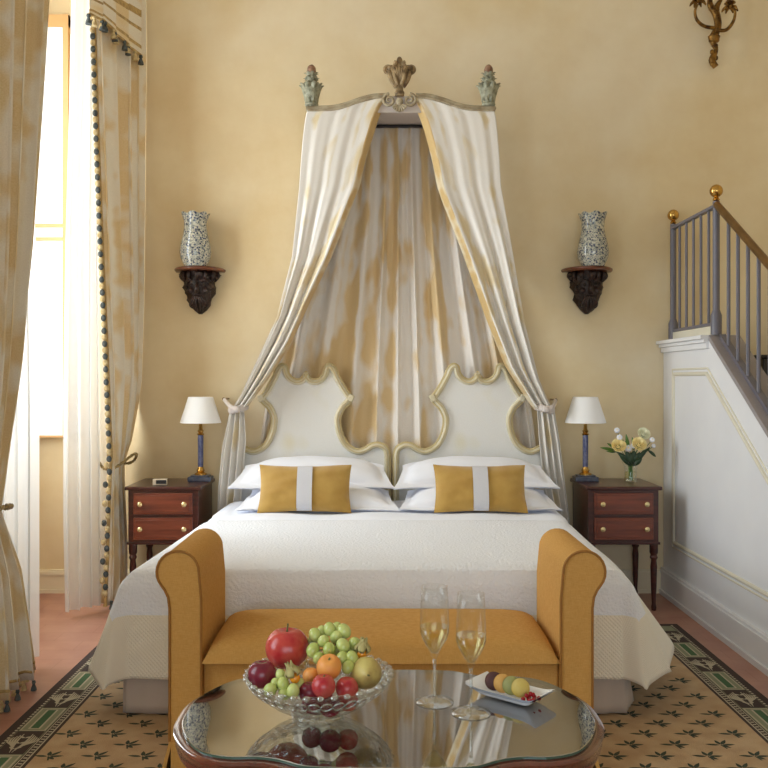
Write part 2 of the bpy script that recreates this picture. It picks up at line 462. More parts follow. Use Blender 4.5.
# cap along landing: stepped moulding
b = MB()
prof = [(-.045, 0), (-.045, -.022), (-.03, -.03), (-.03, -.045), (-.012, -.065), (-.012, -.08), (.0, -.085)]
for (d, za, zb) in ((.05, 0, -.022), (.032, -.022, -.042), (.018, -.042, -.075)):
    b.box(SX-d, SX+.16, LY-.0, YB-.004, LZ+zb, LZ+za)
wpart(b, 'landing_moulding', 'white_paint', st, smooth=False, bevel=.003)
b = MB(); pl = [(LY, LZ), (YE, capz(YE)), (YE, capz(YE)-.03), (LY, LZ-.03)]
b.prism(pl, lambda p, t: Vector((t, p[0], p[1])), SX-.006, SX+.17)
wpart(b, 'sloping_cap', 'grey_paint', st, smooth=False, bevel=.003)
# applied panel moulding
def ring_mould(poly, w, mat):
    b = MB()
    n = len(poly)
    c = sum((Vector(p) for p in poly), Vector((0, 0)))/n
    for off, r in ((0, .012), (.03, .006)):
        pts = []
        for i in range(n):
            p0 = Vector(poly[i-1]); p1 = Vector(poly[i]); p2 = Vector(poly[(i+1) % n])
            d1 = (p1-p0).normalized(); d2 = (p2-p1).normalized()
            n1 = Vector((d1.y, -d1.x)); n2 = Vector((d2.y, -d2.x))
            bis = (n1+n2).normalized(); k = off/max(.3, bis.dot(n1))
            q = p1+bis*k
            pts.append(q)
        for i in range(n):
            a = pts[i]; e = pts[(i+1) % n]
            b.tube([Vector((SX-.001, a.x, a.y)), Vector((SX-.001, e.x, e.y))], r, 8)
    return b
pp = [(5.54, .36), (5.54, 1.405), (4.98, 1.405), (4.0, 1.405-.98*SL), (3.15, .42), (3.05, .36)]
wpart(ring_mould(pp, .03, 0), 'panel_moulding', 'cream_paint', st)
b = MB(); b.box(SX-.022, SX, YE, YB-.02, 0, .17).box(SX-.034, SX, YE, YB-.02, 0, .03).box(SX-.028, SX, YE, YB-.02, .135, .155)
wpart(b, 'skirting', 'white_paint', st, smooth=False)
b = MB(); b.box(SX+.15, XR, LY, YB-.003, 0, 1.22)
k = 0; z = 1.22
while z > .2:
    z -= .165; b.box(SX+.15, XR, LY-.254*(k+1), LY-.254*k, 0, z); k += 1
b.v = [Vector((min(v.x, XR-.004), v.y, max(v.z, .002))) for v in b.v]
wpart(b, 'steps', 'cream_paint', st, smooth=False)
ch = MB().box(2.27, 2.9, 5.30, 5.66, 1.25, 1.50).box(2.25, 2.92, 5.28, 5.68, 1.50, 1.52)  # added block standing in for a dark opening behind the railing
for x in (2.30, 2.87):
    for y in (5.33, 5.63): ch.box(x-.02, x+.02, y-.02, y+.02, 1.221, 1.25)
tag(ch.build('dark_stand_in', 'black', smooth=False, org=(2.58, 5.48, 1.221), bevel=.006), 'dark block standing in for a dark opening behind the stair balusters', 'stand-in block')

PX = 1.862
rl = thing('stair_railing', 'dark grey iron stair railing with brass ball finials', 'railing', (PX, LY, LZ))
RT = CH+.522*PX
def railz(y): return RT if y >= LY else RT-(LY-y)*.63
for y in (5.69, LY+.01):
    r0 = .02
    po = wpart(MB().lathe([(.030, LZ+.0), (.030, LZ+.11), (.024, LZ+.125), (.019, LZ+.14), (.019, RT+.02)], 16, (PX, y, 0)), 'newel_post', 'iron', rl)
    wpart(MB().lathe([(.012, RT+.02), (.02, RT+.03), (.01, RT+.045)], 14, (PX, y, 0)).ell((PX, y, RT+.078), .036, 20, 14), 'ball_finial', 'brass', po)
wpart(MB().box(PX-.016, PX+.016, LY, 5.69, RT-.014, RT+.004), 'landing_rail', 'iron', rl, smooth=False, bevel=.003)
wpart(MB().box(PX-.010, PX+.010, LY, 5.69, LZ+.055, LZ+.072), 'bottom_rail', 'iron', rl, smooth=False)
wpart(MB().box(PX-.012, PX+.012, LY, 5.69, LZ+.0, LZ+.052), 'kerb', 'cream_paint', rl, smooth=False)
pts = [Vector((PX, LY-.0, RT)), Vector((PX, 3.0, railz(3.0)))]
wpart(MB().tube(pts, .021, 12), 'handrail', 'bronze', rl)
b = MB(); pl = [(LY-.04, capz(LY-.04)+.028), (YE, capz(YE)+.028), (YE, capz(YE)+.001), (LY-.04, capz(LY-.04)+.001)]
b.prism(pl, lambda p, t: Vector((t, p[0], p[1])), PX+.0, PX+.035)
wpart(b, 'shoe_rail', 'iron', rl, smooth=False)
for i in range(5):
    y = LY+.74*(i+1)/6
    wpart(MB().tube([(PX, y, LZ+.06), (PX, y, RT-.008)], .0085, 8), 'baluster', 'iron', rl)
y = LY-.135
while y > 3.1:
    wpart(MB().tube([(PX+.012, y, capz(y)+.015), (PX+.012, y, railz(y)-.01)], .0105, 8), 'baluster', 'iron', rl)
    y -= .128

# ---------------------------------------------------------------- carpet
RX0, RX1, RY0, RY1 = -1.455, 1.65, .6, 4.98
rg = MB(); rg.cur = 1; rg.box(RX0, RX1, RY0, RY1, .001, .010)
def ropoly(poly, z, cur, c=(0, 0), rot=0, sc=1):
    rg.cur = cur; ca, sa = math.cos(rot), math.sin(rot)
    pts = [(c[0]+sc*(x*ca-y*sa), c[1]+sc*(x*sa+y*ca)) for x, y in poly]
    rg.add([Vector((x, y, z)) for x, y in pts], [tuple(range(len(pts)))])
def rect(x0, x1, y0, y1): return [(x0, y0), (x1, y0), (x1, y1), (x0, y1)]
BW = .205
ropoly(rect(RX0+BW, RX1-BW, RY0+BW, RY1-BW), .0112, 0)
def leafpoly(L, W, n=8, base=0):
    up = [(base+L*i/n, W*math.sin(PI*(i/n)**.8)) for i in range(n+1)]
    return up+[(x, -y) for x, y in reversed(up[1:-1])]
mot = []
yy = 1.0; row = 0
while yy < 4.75:
    xx = RX0+BW+.05+(.085 if row % 2 else 0)
    while xx < RX1-BW-.03:
        if not (-1.0 < xx < .98 and yy > 3.75): mot.append((xx, yy))
        xx += .170
    yy += .101; row += 1
for (mx, my) in mot:
    for kk, (an, L) in enumerate(((0.10, 0.051), (PI-.15, 0.053), (.95, 0.053), (1.75, 0.041), (-.75, 0.034))):
        ropoly(leafpoly(L, .0080, 6, .005), .0116+.0001*kk, 2, (mx, my), an)
    ropoly([(-.003, -.036), (.003, -.036), (.003, .0), (-.003, .0)], .0123, 2, (mx, my), .3)
def border(side):
    # strips run along Y at x from outer edge u (0..BW)
    sg = 1 if side == 'l' else -1; xo = RX0 if side == 'l' else RX1
    def X(u): return xo+sg*u
    def R(u0, u1, y0, y1, z, c):
        a, b_ = sorted((X(u0), X(u1))); ropoly(rect(a, b_, y0, y1), z, c)
    R(.036, .046, RY0+.03, RY1-.03, .0112, 5)
    R(.050, .158, RY0+.05, RY1-.05, .0112, 4)
    R(.162, .166, RY0+.05, RY1-.05, .0112, 5)
    R(.186, .192, RY0+.05, RY1-.05, .0112, 5)
    y = RY0+.06
    while y < RY1-.06:                       # ladder dashes either side
        R(.036, .046, y, y+.010, .0116, 1); R(.170, .184, y, y+.010, .0116, 5)
        y += .024
    y = RY0+.10; seg = .46
    while y+seg < RY1:
        # green bar compartment
        R(.054, .154, y, y+.235, .0116, 5); R(.060, .148, y+.006, y+.229, .0119, 4)
        R(.080, .128, y+.016, y+.219, .0122, 5); R(.088, .120, y+.022, y+.213, .0125, 3)
        # acanthus compartment
        yc = y+.235+.11
        R(.052, .156, y+.240, y+.455, .0116, 1)
        for s2 in (-1, 1):
            for j in range(5):       # sweeping acanthus strands fanning from the middle
                cl = [(X(.104)+sg*s2*(.004+(.014+.0095*j)*math.sin(tt*PI*.62)), yc-.09+.030*j*0+tt*(.17-.022*j)+.012*j) for tt in [q_/9 for q_ in range(10)]]
                for (ax_, ay_), (bx_, by_), q_ in zip(cl, cl[1:], range(9)):
                    w_ = .0032*math.sin(PI*(q_+.7)/10)+.0008
                    ropoly([(ax_-w_, ay_), (ax_+w_, ay_), (bx_+w_, by_), (bx_-w_, by_)], .0120+.0001*j, 5)
            for j in range(3):
                ropoly(leafpoly(.030, .006, 6, .0), .0127+.0001*j, 5, (X(.104), yc+.04-.05*j), PI/2-s2*.95)
        y += seg
border('l'); border('r')
tag(rg.build('carpet', ['rug', 'rug_dark', 'rug_leaf', 'rug_green', 'rug_sage', 'rug_cream'], smooth=False, rec=False, org=(.1, 2.8, 0)), 'beige carpet scattered with dark green sprigs and bordered in green', 'carpet')

# ---------------------------------------------------------------- bed
def bx(Y): return -.02+(Y-3.66)*.040
BH = .60; Y0 = 3.62; Y1 = 5.50; HW = .99
bed = thing('bed', 'wide double bed with two ivory serpentine padded headboards', 'bed', (0, 4.6, 0))
sh = lambda v: Vector((v.x+bx(v.y), v.y, v.z))
m = MB().box(-HW+.01, HW-.01, Y0+.02, Y1, .30, BH-.015)
wpart(m, 'mattress', 'linen', bed, bevel=.05, disp=sh) if False else None
m = MB().box(-HW+.015, HW-.015, Y0+.02, Y1, .34, BH-.02); m.v = [sh(v) for v in m.v]; wpart(m, 'mattress', 'linen', bed, bevel=.04)
m = MB().box(-HW+.03, HW-.03, Y0+.04, Y1, .13, .34); m.v = [sh(v) for v in m.v]; wpart(m, 'bed_base', 'skirt', bed, smooth=False)
# gathered valance skirt round three sides
per = [(-HW-.03, Y1), (-HW-.03, Y0+.008), (HW+.03, Y0+.008), (HW+.03, Y1)]
def skirtf(side):
    (ax, ay), (bx2, by) = per[side], per[side+1]
    L = math.hypot(bx2-ax, by-ay); nx, ny = (by-ay)/L, -(bx2-ax)/L
    def f(u, v):
        w = .002+.012*v; k = 2.2
        o = math.sin(u*L*k*2*PI)*w*.6
        if side == 1 and (u < .04 or u > .96): o = 0
        x = ax+(bx2-ax)*u-nx*o*-1; y = ay+(by-ay)*u+ny*o*(1)
        return sh(Vector((x, y, .30-.282*v)))
    return f
for sidx, nu in ((0, 90), (1, 120), (2, 90)):
    wpart(MB().grid(skirtf(sidx), nu, 8), 'bed_skirt', 'skirt', bed, thick=.004)
for s_ in (1,):   # kick-out gathers at the corners
    def f(u, v, s_=s_):
        return sh(Vector((s_*(HW+.03+.05*u*v+.004*math.sin(u*20)), Y0+.008+.10*u, .28-.25*v)))
    wpart(MB().grid(f, 16, 8), 'corner_pleat', 'skirt', bed, thick=.004)
for x in (-.9, .9):
    for y in (3.85, 5.3): wpart(MB().lathe([(.025, .0128), (.03, .13)], 12, (x+bx(y), y, 0)), 'leg', 'mahog_d', bed)
# headboards
half = [(84,560),(84,455),(81.5,447.5),(74,443),(66,443.5),(60,447),(53,449.5),(46,447),(40,441),(35.5,431),(34,419),(38,409),(43,404),(46.5,398),(43,393),(38.5,386),(33,376),(29.5,368),(24.5,364),(19.5,366),(17.5,373),(14,377.5),(9.5,379.5),(5,378.5),(2,374.5),(0,372)]
YH = 5.62
def headboard(cx, name='headboard'):
    k = YH/F
    hp = [Vector((dx*k, 0, CH-(y-VY)*k)) for dx, y in half]
    rs = hp[:1]+catmull(hp[1:], 4)
    outline = rs+[Vector((-v.x, 0, v.z)) for v in reversed(rs[:-1])]
    X0 = (cx-VX)*k
    poly = [(v.x, v.z) for v in outline]
    m = MB().prism(poly, lambda p, t: Vector((X0+p[0], t, p[1])), YH+.005, YH+.035)
    for i in range(len(m.v)): m.uv[i] = ((m.v[i].x-X0)/1.0+.5, m.v[i].z)
    hb = wpart(m, 'headboard', 'hb_fabric', bed, smooth=False)
    # padded centre, inset outline puffed forward
    cen = Vector((0, 0, 1.0))
    inset = []
    n = len(outline)
    for i, v in enumerate(outline):
        a = outline[max(0, i-1)]; e = outline[min(n-1, i+1)]; t = (e-a).normalized(); nr = Vector((-t.z, 0, t.x))
        inset.append(v+nr*.019)
    path = [Vector((X0+v.x, YH, v.z)) for v in inset]
    wpart(MB().tube(path, .0165, 10), 'frame', 'hb_frame', hb)
    wpart(MB().tube([p+Vector((0, -.014, 0)) for p in path], .0045, 6), 'painted_line', 'hb_line', hb)
    path2 = [Vector((X0+v.x-0, YH+.003, v.z)) for v in outline]
    wpart(MB().tube(path2, .008, 8), 'edge_line', 'hb_line', hb)
    for s in (-1, 1):
        wpart(MB().box(-.018, .018, -.02, .02, -.022, .022, Matrix.Translation((X0+s*45*k, YH-.003, CH-(398-VY)*k)) @ Matrix.Rotation(s*.4, 4, 'Y')), 'corner_block', 'hb_frame', hb, bevel=.005)
    return hb
headboard(306.0); headboard(477.6)

# bedspread: cloth over the mattress with flared corners
def spread_pt(a, bq, lift=.012, D=.42):
    # a across (metres from the axis), bq from head(0) towards foot
    W = HW; L = Y1-Y0-.02
    ex = max(0, abs(a)-W); ey = max(0, bq-L); sg = 1 if a > 0 else -1
    X = max(-W, min(W, a)); Y = Y1-.0-min(bq, L)
    p = 8.0
    Le = min((ex**p+ey**p)**(1/p), D*1.03) if (ex > 0 or ey > 0) else 0
    # soft edge
    if Le <= 0:
        d = min(W-abs(a), (L-bq) if bq < L else 0, .09)
        z = BH+lift-.022*(1-d/.09)**2 if d < .09 else BH+lift
        z += .004*noise.noise(Vector((a*3, bq*3, 0)))
        return sh(Vector((X, Y, z)))
    ang = math.atan2(ey, ex+1e-9)            # 0 side, pi/2 foot
    t = Le/D
    cor = math.sin(2*ang)**2 if ex > 0 and ey > 0 else 0
    if sg > 0: sf = .06+.21*smoothstep(2.2, .2, abs(bq-L*.80)/.35)*(1 if ey == 0 else 1)
    else: sf = .055+.11*smoothstep(2.2, .2, abs(bq-L*.86)/.35)
    wv = .020*math.sin(bq*9+1.3*sg)*t if ey == 0 else 0
    wv2 = .014*math.sin(a*7.0)*t if ex == 0 else 0
    outx = (sf*t*math.cos(ang)**.8 if ex > 0 else 0)+wv
    outy = (.035*t*(math.sin(ang)) if ey > 0 else 0)+wv2
    outx += cor*.02*t; outy += cor*.05*t
    rim = .03*min(1, t*8)
    dn = Le
    drop = math.sqrt(max(0, dn*dn-(0.55*sf*t*math.cos(ang))**2))
    z = BH+lift-.022-drop*(1.0+.04*cor)
    z = max(z, .045)
    return sh(Vector((X+sg*(outx+(rim if ex > 0 else 0)*math.cos(ang)), Y-outy-(rim*.6 if ey > 0 else 0)*math.sin(ang), z)))
Dr = .42; Wt = HW+Dr; Lt = Y1-Y0-.02+Dr; QS = .70
def warp(u, n=1): return u
def spreadf(u, v):
    a = -Wt+2*Wt*u; bq = QS+(Lt-QS)*v
    # round the cloth corner: pull the outer corner in
    W = HW; L = Y1-Y0-.02; ex = abs(a)-W; ey = bq-L
    return spread_pt(a, bq)
sp = MB(); nu, nv = 150, 120
sp.grid(spreadf, nu, nv, (2*Wt*3, (Lt-QS)*3))
for fi, f in enumerate(sp.f):
    j, i = divmod(fi, nu); a = abs(-Wt+2*Wt*(i+.5)/nu)-HW; bb = QS+(Lt-QS)*(j+.5)/nv-(Y1-Y0-.02)
    sp.mi[fi] = 1 if max(a, bb) > .17 else 0
bs = tag(sp.build('bedspread', ['quilt_top', 'quilt_side'], org=(0, 4.6, BH), thick=.008), 'white quilted bedspread with a diamond-stitched border tinted for warm reflected light hanging over the bed', 'bedspread')
def seamf(u):
    pass
# folded white sheet at the head
def sheetf(u, v):
    a = -(HW+.38)+2*(HW+.38)*u; bq = .0+.74*v
    p = spread_pt(a, bq, .022-.016*smoothstep(.80, 1, v), .42); p.z += .004*math.sin(a*11+v*3); 
    if p.z < BH: p.x -= .012 if p.x > 0 else -.012
    return p
tag(MB().grid(sheetf, 120, 16).build('bed_sheet', 'linen', org=(0, 5.3, BH), thick=.006), 'smooth white top sheet folded back below the pillows', 'bed sheet')

def pillow_mesh(w, h, t, fl, seed=0, N=36, dr=0):
    m = MB()
    def f(sgn):
        def g(u, v):
            x = (u-.5)*2; y = (v-.5)*2
            ix = min(1, abs(x)*w/(w-2*fl)) if fl else abs(x); iy = min(1, abs(y)*h/(h-2*fl)) if fl else abs(y)
            T = t*max(0, (1-ix**2.6))**.55*max(0, (1-iy**2.6))**.55
            T = max(T, .003)
            px_ = x*w/2*(1-.06*(abs(y)**2)*(1-abs(x)**4)*0)*(1-.05*(1-abs(y)**2)*abs(x)**3); py_ = y*h/2*(1-.07*(1-abs(x)**2)*abs(y)**3)
            wr = .006*noise.noise(Vector((x*3+seed, y*3, sgn)))
            nz = .012*noise.noise(Vector((x*2.2+seed*3, y*2.2, 5)))*(max(abs(x), abs(y))**3)
            if dr:
                px_ *= 1-.13*(1+y)/2; py_ -= dr*(1.5*abs(x)**3*max(0, y)+.5*x*x*max(0, y))
            return Vector((px_, py_, sgn*(T+wr*(T > .01))+nz))
        return g
    m.grid(f(1), N, N); m.grid(f(-1), N, N)
    return m
def place(o, loc, rx, rz=0, ry=0):
    o.location = loc; o.rotation_euler = (rx, ry, rz); return o
def pillow(label, loc, rx, rz, w=.90, h=.52, t=.085, fl=.055, seed=0, ry=0):
    m = pillow_mesh(w, h, t, fl, seed, 44, .055)
    o = m.build('pillow', 'linen2', thick=0, angle=180)
    # weld the rims
    bm = bmesh.new(); bm.from_mesh(o.data); bmesh.ops.remove_doubles(bm, verts=bm.verts, dist=.0065*0+.0001)
    bm.to_mesh(o.data); bm.free()
    tag(o, label, 'pillow', 'white pillows stacked against the headboards'); return place(o, loc, rx, rz, ry)
for (px, who) in ((317, 'left'), (474, 'right')):
    c = P(px, 494, 5.22)
    pillow(f'white pillow lying flat beneath another at the {who} side of the bed', (c.x+.015, 5.20, .688), .24, 0, .93, .42, .082, .05, 1 if who == 'left' else 3)
    pillow(f'white pillow on top of its pair, leaning on the {who} headboard', (c.x-(.03 if who == 'left' else -.01), 5.36, .812), .34, .01, .97, .42, .082, .055, 5 if who == 'left' else 9, .0)

def cushion(label, px0, px1, Y, tilt, rz):
    w, h, t = .525, .285, .055
    c = P((px0+px1)/2, 489, Y)
    root = thing('cushion', label, 'cushion', (c.x, Y, .757), rz, 'gold cushions on the bed')
    R4 = Matrix.Rotation(tilt, 4, 'X')
    m = pillow_mesh(w, h, t, 0, 7)
    m.v = [Vector((v.x, v.y, v.z*(1-.0))) for v in m.v]
    m.v = [R4 @ v for v in m.v]; m.build('cover', 'velvet', root, angle=180)
    def band(sgn):
        def g(u, v):
            x = 0; y = (v-.5)*2
            T = t*max(0, 1-abs(x)**2.6)**.55*max(0, 1-abs(y)**2.6)**.55
            return R4 @ Vector(((u-.5)*.085, y*h/2*1.003*(1-.07*abs(y)**3), sgn*(T+.0095)))
        return g
    b = MB().grid(band(1), 4, 24).grid(band(-1), 4, 24); b.build('ribbon_band', 'ribbon', root, angle=180)
    return root
cushion('gold velvet cushion with a pale ribbon band before the left pillows', 259, 351, 5.04, 1.12, .02)
cushion('gold velvet cushion with a pale ribbon band before the right pillows', 434, 526, 5.04, 1.12, -.02)

# ---------------------------------------------------------------- canopy over the bed
YC = 5.38
crown_px = [(308,108),(319,108),(332,107.5),(346,104.5),(360,99.5),(374,96),(386,95.5)]
def crownY(x):
    xx = x if x <= 399 else 798-x
    xx = max(308, min(388, xx*1.0+ (0 if x <= 399 else -2)))
    return interp(crown_px, xx)
cn = thing('bed_canopy', 'carved wall canopy crown above the bed with three finials', 'bed canopy', (.115, 5.6, 2.99))
lc = [P(x, y, YC) for x, y in crown_px]; rc = [P(802-x+0, y, YC) for x, y in crown_px]
lc = catmull(lc, 4); rc = catmull(rc, 4)
m = MB()
for path in (lc, rc):
    m.tube(path, .015, 8).tube([p+Vector((0, -.012, -.016)) for p in path], .008, 8)
for p in (lc[0], rc[0]): m.tube([p, Vector((p.x, YB-.005, p.z))], .014, 8)
wpart(m, 'crown_moulding', 'rail_gold', cn)
ll = [Vector((p.x, YC+.012, p.z)) for p in lc]+[Vector((p.x, YC+.012, p.z)) for p in reversed(rc)]
poly = [(p.x, p.z) for p in ll]+[(rc[0].x, 2.985), (lc[0].x, 2.985)]
m = MB().prism(poly, lambda p, t: Vector((p[0], t, p[1])), YC+.010, YC+.02)
m.box(lc[0].x, rc[0].x, YC+.02, YB-.004, 3.0, 3.012)
m.box(lc[0].x+.0, rc[0].x, YB-.04, YB-.004, 2.985, 3.0)
wpart(m, 'lined_tester', 'lining', cn, smooth=False)
wpart(MB().tube([(lc[0].x+.02, 5.69, 2.987), (rc[0].x-.02, 5.69, 2.987)], .009, 8), 'curtain_rod', 'black', cn)
def leaf(m, base, d, side, L, W, curl=.5, n=8, th=.0):
    # curling leaf: base point, outward dir d (horizontal), grows up and curls out
    d = Vector(d).normalized(); s = Vector((-d.y, d.x, 0))
    rows = []
    for i in range(n+1):
        t = i/n; z = L*(t-.18*t**3*curl*2); o = L*curl*t**2.4
        if t > .85: z -= L*.25*curl*(t-.85)/.15
        w = W*math.sin(PI*min(1, .12+.8*t)**1.1)*(1-t*.25)
        c = Vector(base)+Vector((0, 0, z))+d*o
        rows.append([c-s*w+d*.15*w*-1, c+d*.35*w, c+s*w-d*.15*w])
    vs = [p for r in rows for p in r]; fs = []
    for i in range(n):
        for j in range(2): fs.append((i*3+j, i*3+j+1, i*3+j+4, i*3+j+3))
    m.add(vs, fs)
def finial(px):
    b = P(px, 106, YC); k = YC/F
    m = MB().lathe([(.0, 0), (.036, 0), (.040, .008), (.030, .02), (.042, .05), (.054, .09), (.052, .125), (.02, .13), (0, .13)], 24, b)
    for i in range(9):
        a = 2*PI*i/9+.2; d = (math.cos(a), math.sin(a), 0)
        leaf(m, b+Vector(d)*.034+Vector((0,0,.015)), d, 0, .135, .030, .30)
    fn = wpart(m, 'leaf_finial', 'verdigris', cn, thick=.004)
    m = MB().lathe([(.03, .12), (.034, .15), (.02, .17)], 18, b)
    for r_, z_, cnt in ((.036, .125, 7), (.028, .160, 7)):
        for i in range(cnt):
            a = 2*PI*i/cnt+z_*20; d = (math.cos(a), math.sin(a), 0)
            leaf(m, b+Vector(d)*r_*.7+Vector((0,0,z_)), d, 0, .052, .016, .5)
            m.ell(b+Vector((math.cos(a)*r_, math.sin(a)*r_, z_+.008)), .011, 8, 6)
    wpart(m, 'petal_collar', 'verdigris', fn)
    m = MB().ell(b+Vector((0, 0, .212)), (.027, .027, .036), 16, 12, fn=lambda v: v*(1+.07*math.sin(9*math.atan2(v.y, v.x)+9*v.z)*math.sin(11*v.z)))
    wpart(m, 'cone_bud', 'cone', fn)
finial(311.5); finial(488.5)
# centre crest
b = P(399.5, 96, YC-.01)
m = MB().lathe([(0, 0), (.026, .0), (.030, .02), (.022, .035), (.020, .05), (.036, .09), (.050, .14), (.040, .16), (0, .16)], 20, b, sy=.6)
def spiral(m, c, r0, turns, sx, rad, start=0, z_up=1):
    pts = []; N = 34
    for i in range(N+1):
        t = i/N; a = start+turns*2*PI*t; r = r0*(1-.85*t)
        pts.append(Vector((c.x+sx*r*math.cos(a), c.y, c.z+z_up*r*math.sin(a))))
    m.tube(pts, [rad, rad*.9, rad*.6], 8)
for s in (-1, 1):
    spiral(m, b+Vector((s*.068, -.005, .160)), .026, 1.5, s, .0095, PI*1.5)
    m.ell(b+Vector((s*.030, -.006, .115)), (.022, .018, .045), 12, 10, Matrix.Rotation(s*.45, 4, 'Y'))
    m.ell(b+Vector((s*.052, -.006, .165)), (.022, .014, .020), 12, 8)
    m.tube(catmull([b+Vector((s*.02, -.01, .05)), b+Vector((s*.045, -.015, .09)), b+Vector((s*.06, -.01, .135)), b+Vector((s*.066, -.006, .136))], 5), [.014, .018, .014], 8)
    m.tube(catmull([b+Vector((s*.01, -.02, .06)), b+Vector((s*.028, -.03, .11)), b+Vector((s*.035, -.02, .16)), b+Vector((s*.022, -.02, .19)), b+Vector((s*.034, -.02, .20))], 5), [.014, .015, .009], 8)
for i in range(5):
    a = (i-2)*.42
    leafv = Vector((math.sin(a)*.05, 0, .15+math.cos(a)*.035))
    m.tube(catmull([b+Vector((math.sin(a)*.012, -.022, .09)), b+Vector((math.sin(a)*.035, -.03, .14)), b+leafv+Vector((0, -.012, 0))], 5), [.010, .016, .007], 8)
m.ell(b+Vector((0, 0, .205)), (.019, .014, .032), 14, 10)
m.ell(b+Vector((0, 0, .184)), (.030, .014, .014), 14, 8)
wpart(m, 'crest', 'giltwood', cn)
m = MB()
c0 = P(399.5, 102, YC-.02)
for s in (-1, 1):
    spiral(m, c0+Vector((s*.062, 0, .010)), .040, 1.6, -s, .0095, PI/2)
for i in range(7):
    a = (i-3)*.40
    m.tube([c0+Vector((0, -.004, -.008)), c0+Vector((math.sin(a)*.045, -.006, -.012-math.cos(a)*.048))], [.004, .009], 8)
m.ell(c0+Vector((0, -.004, .0)), (.022, .014, .026), 12, 8)
wpart(m, 'scroll_shell', 'rail_gold', cn)

# back cloth of the canopy
bc = thing('canopy_backcloth', 'pleated cream and gold silk hanging straight behind the headboards', 'curtain', (.1, 5.7, .3))
def backf(u, v):
    xt = -.42+1.07*u; xb = -.80+1.82*u
    z = 2.982-2.58*v; k = smoothstep(0, .9, v)
    x = xt*(1-k)+xb*k
    ph = u*2*PI*10.5+1.3*math.sin(u*13)
    am = .010+.028*min(1, v*3)
    y = 5.712-am*1.15*(math.sin(ph+.5*math.sin(ph))+.25*math.sin(2.1*ph+1))*.75
    return Vector((x+.012*math.sin(ph+1.2)*k, y, z))
wpart(MB().grid(backf, 300, 40, (2, 2)), 'pleated_panel', 'silk_back', bc, angle=180)
m = MB()

def side_curtain(label, outer, inner, out2, inn2, sg, ztie):
    root = thing('canopy_curtain', label, 'curtain', (P(outer[-1][0], 400, 5.5).x, 5.5, .3), group='canopy side curtains')
    oy = [(y, x) for x, y in outer]; iy = [(y, x) for x, y in inner]
    ytop, ytie = 100., ztie
    def f(u, v):
        # u: 0 wall return, .12 front outer corner, 1 inner edge
        y = 109+(ytie-109)*v
        xo = interp(oy, y); xi = interp(iy, y-12*max(0, 1-v/.22))
        Yf = YC-.012+(5.50-YC)*v**1.3
        if u < .12:
            t = u/.12; q = P(xo, y, Yf); q.y = 5.72*(1-t)+Yf*t; 
            q.x = P(xo, y, Yf).x - sg*(-.0)*(1-t)
            if v > .5: q.y = Yf+(q.y-Yf)*(1-(v-.5)*1.7)
            return q
        w = (u-.12)/.88
        bunch = smoothstep(.05, 1, v)
        ph = w*2*PI*3.0+.9*math.sin(3*w)+.6*v
        x = xo+(xi-xo)*(w+.03*math.sin(ph)*bunch)
        yy_ = y
        if v < .25:
            # follow crown line at the top
            xt = max(305, min(498, x)); top = crownY(xt)+1.5
            yy_ = top+(y-109)*(1)+(0 if False else 0); yy_ = top*(1-v/.25)+y*(v/.25)+(y-109)*(1-v/.25)*.0 if v > 0 else top
            yy_ = min(yy_, y) if v > 0 else top
        am = (.0025+.032*bunch**1.3)*(1-.35*v**4)
        Yy = Yf+am*(math.sin(ph)+.3*math.sin(2.3*ph+2))
        # turn-back of the inner edge
        if w > .93: Yy += .05*(w-.93)/.07*(1-.5*v)
        return P(x, yy_, Yf)+Vector((0, Yy-Yf, 0))
    gr_ = MB().grid(f, 150, 70, (1.3, 2))
    for fi in range(len(gr_.f)):
        if fi % 150 > 137: gr_.mi[fi] = 1
    wpart(gr_, 'swept_panel', ['silk', 'silk_edge'], root, thick=.003, angle=180)
    o2 = [(y, x) for x, y in out2]; i2 = [(y, x) for x, y in inn2]
    def g(u, v):
        y = ytie-3+(610-ytie)*v
        xo = interp(o2, y); xi = interp(i2, y)
        ph = u*2*PI*3.5
        am = .018+.012*min(1, v*4); Y = 5.545
        return P(xo+(xi-xo)*(u+.03*math.sin(ph)), y, Y)+Vector((0, am*math.sin(ph+.6), 0))
    wpart(MB().grid(g, 90, 50, (.6, 1.2)), 'hanging_tail', 'silk', root, thick=.003, angle=180)
    return root
side_curtain('cream silk canopy curtain swept to the left of the bed and tied',
    [(309,108),(300,180),(292,256),(277,316),(253,369),(240,396),(232,409)], [(391,96),(374,150),(356,193),(331,256),(310,299),(290,343),(267,379),(247,406),(243,412)],
    [(231,406),(222,446),(217.5,490),(217,520),(216,640)], [(244,408),(246,440),(243,480),(240,510),(240,640)], -1, 410)
side_curtain('cream silk canopy curtain swept to the right of the bed and tied',
    [(493,108),(501,187),(512,247),(525,323),(539,379),(549,403),(553,410)], [(408,96),(421,137),(443,200),(465,256),(486.7,316),(506.7,366),(530,402),(537,412)],
    [(554,407),(560,440),(565,480),(570,520),(574,640)], [(537,408),(539,440),(543,480),(552,520),(556,640)], 1, 410)
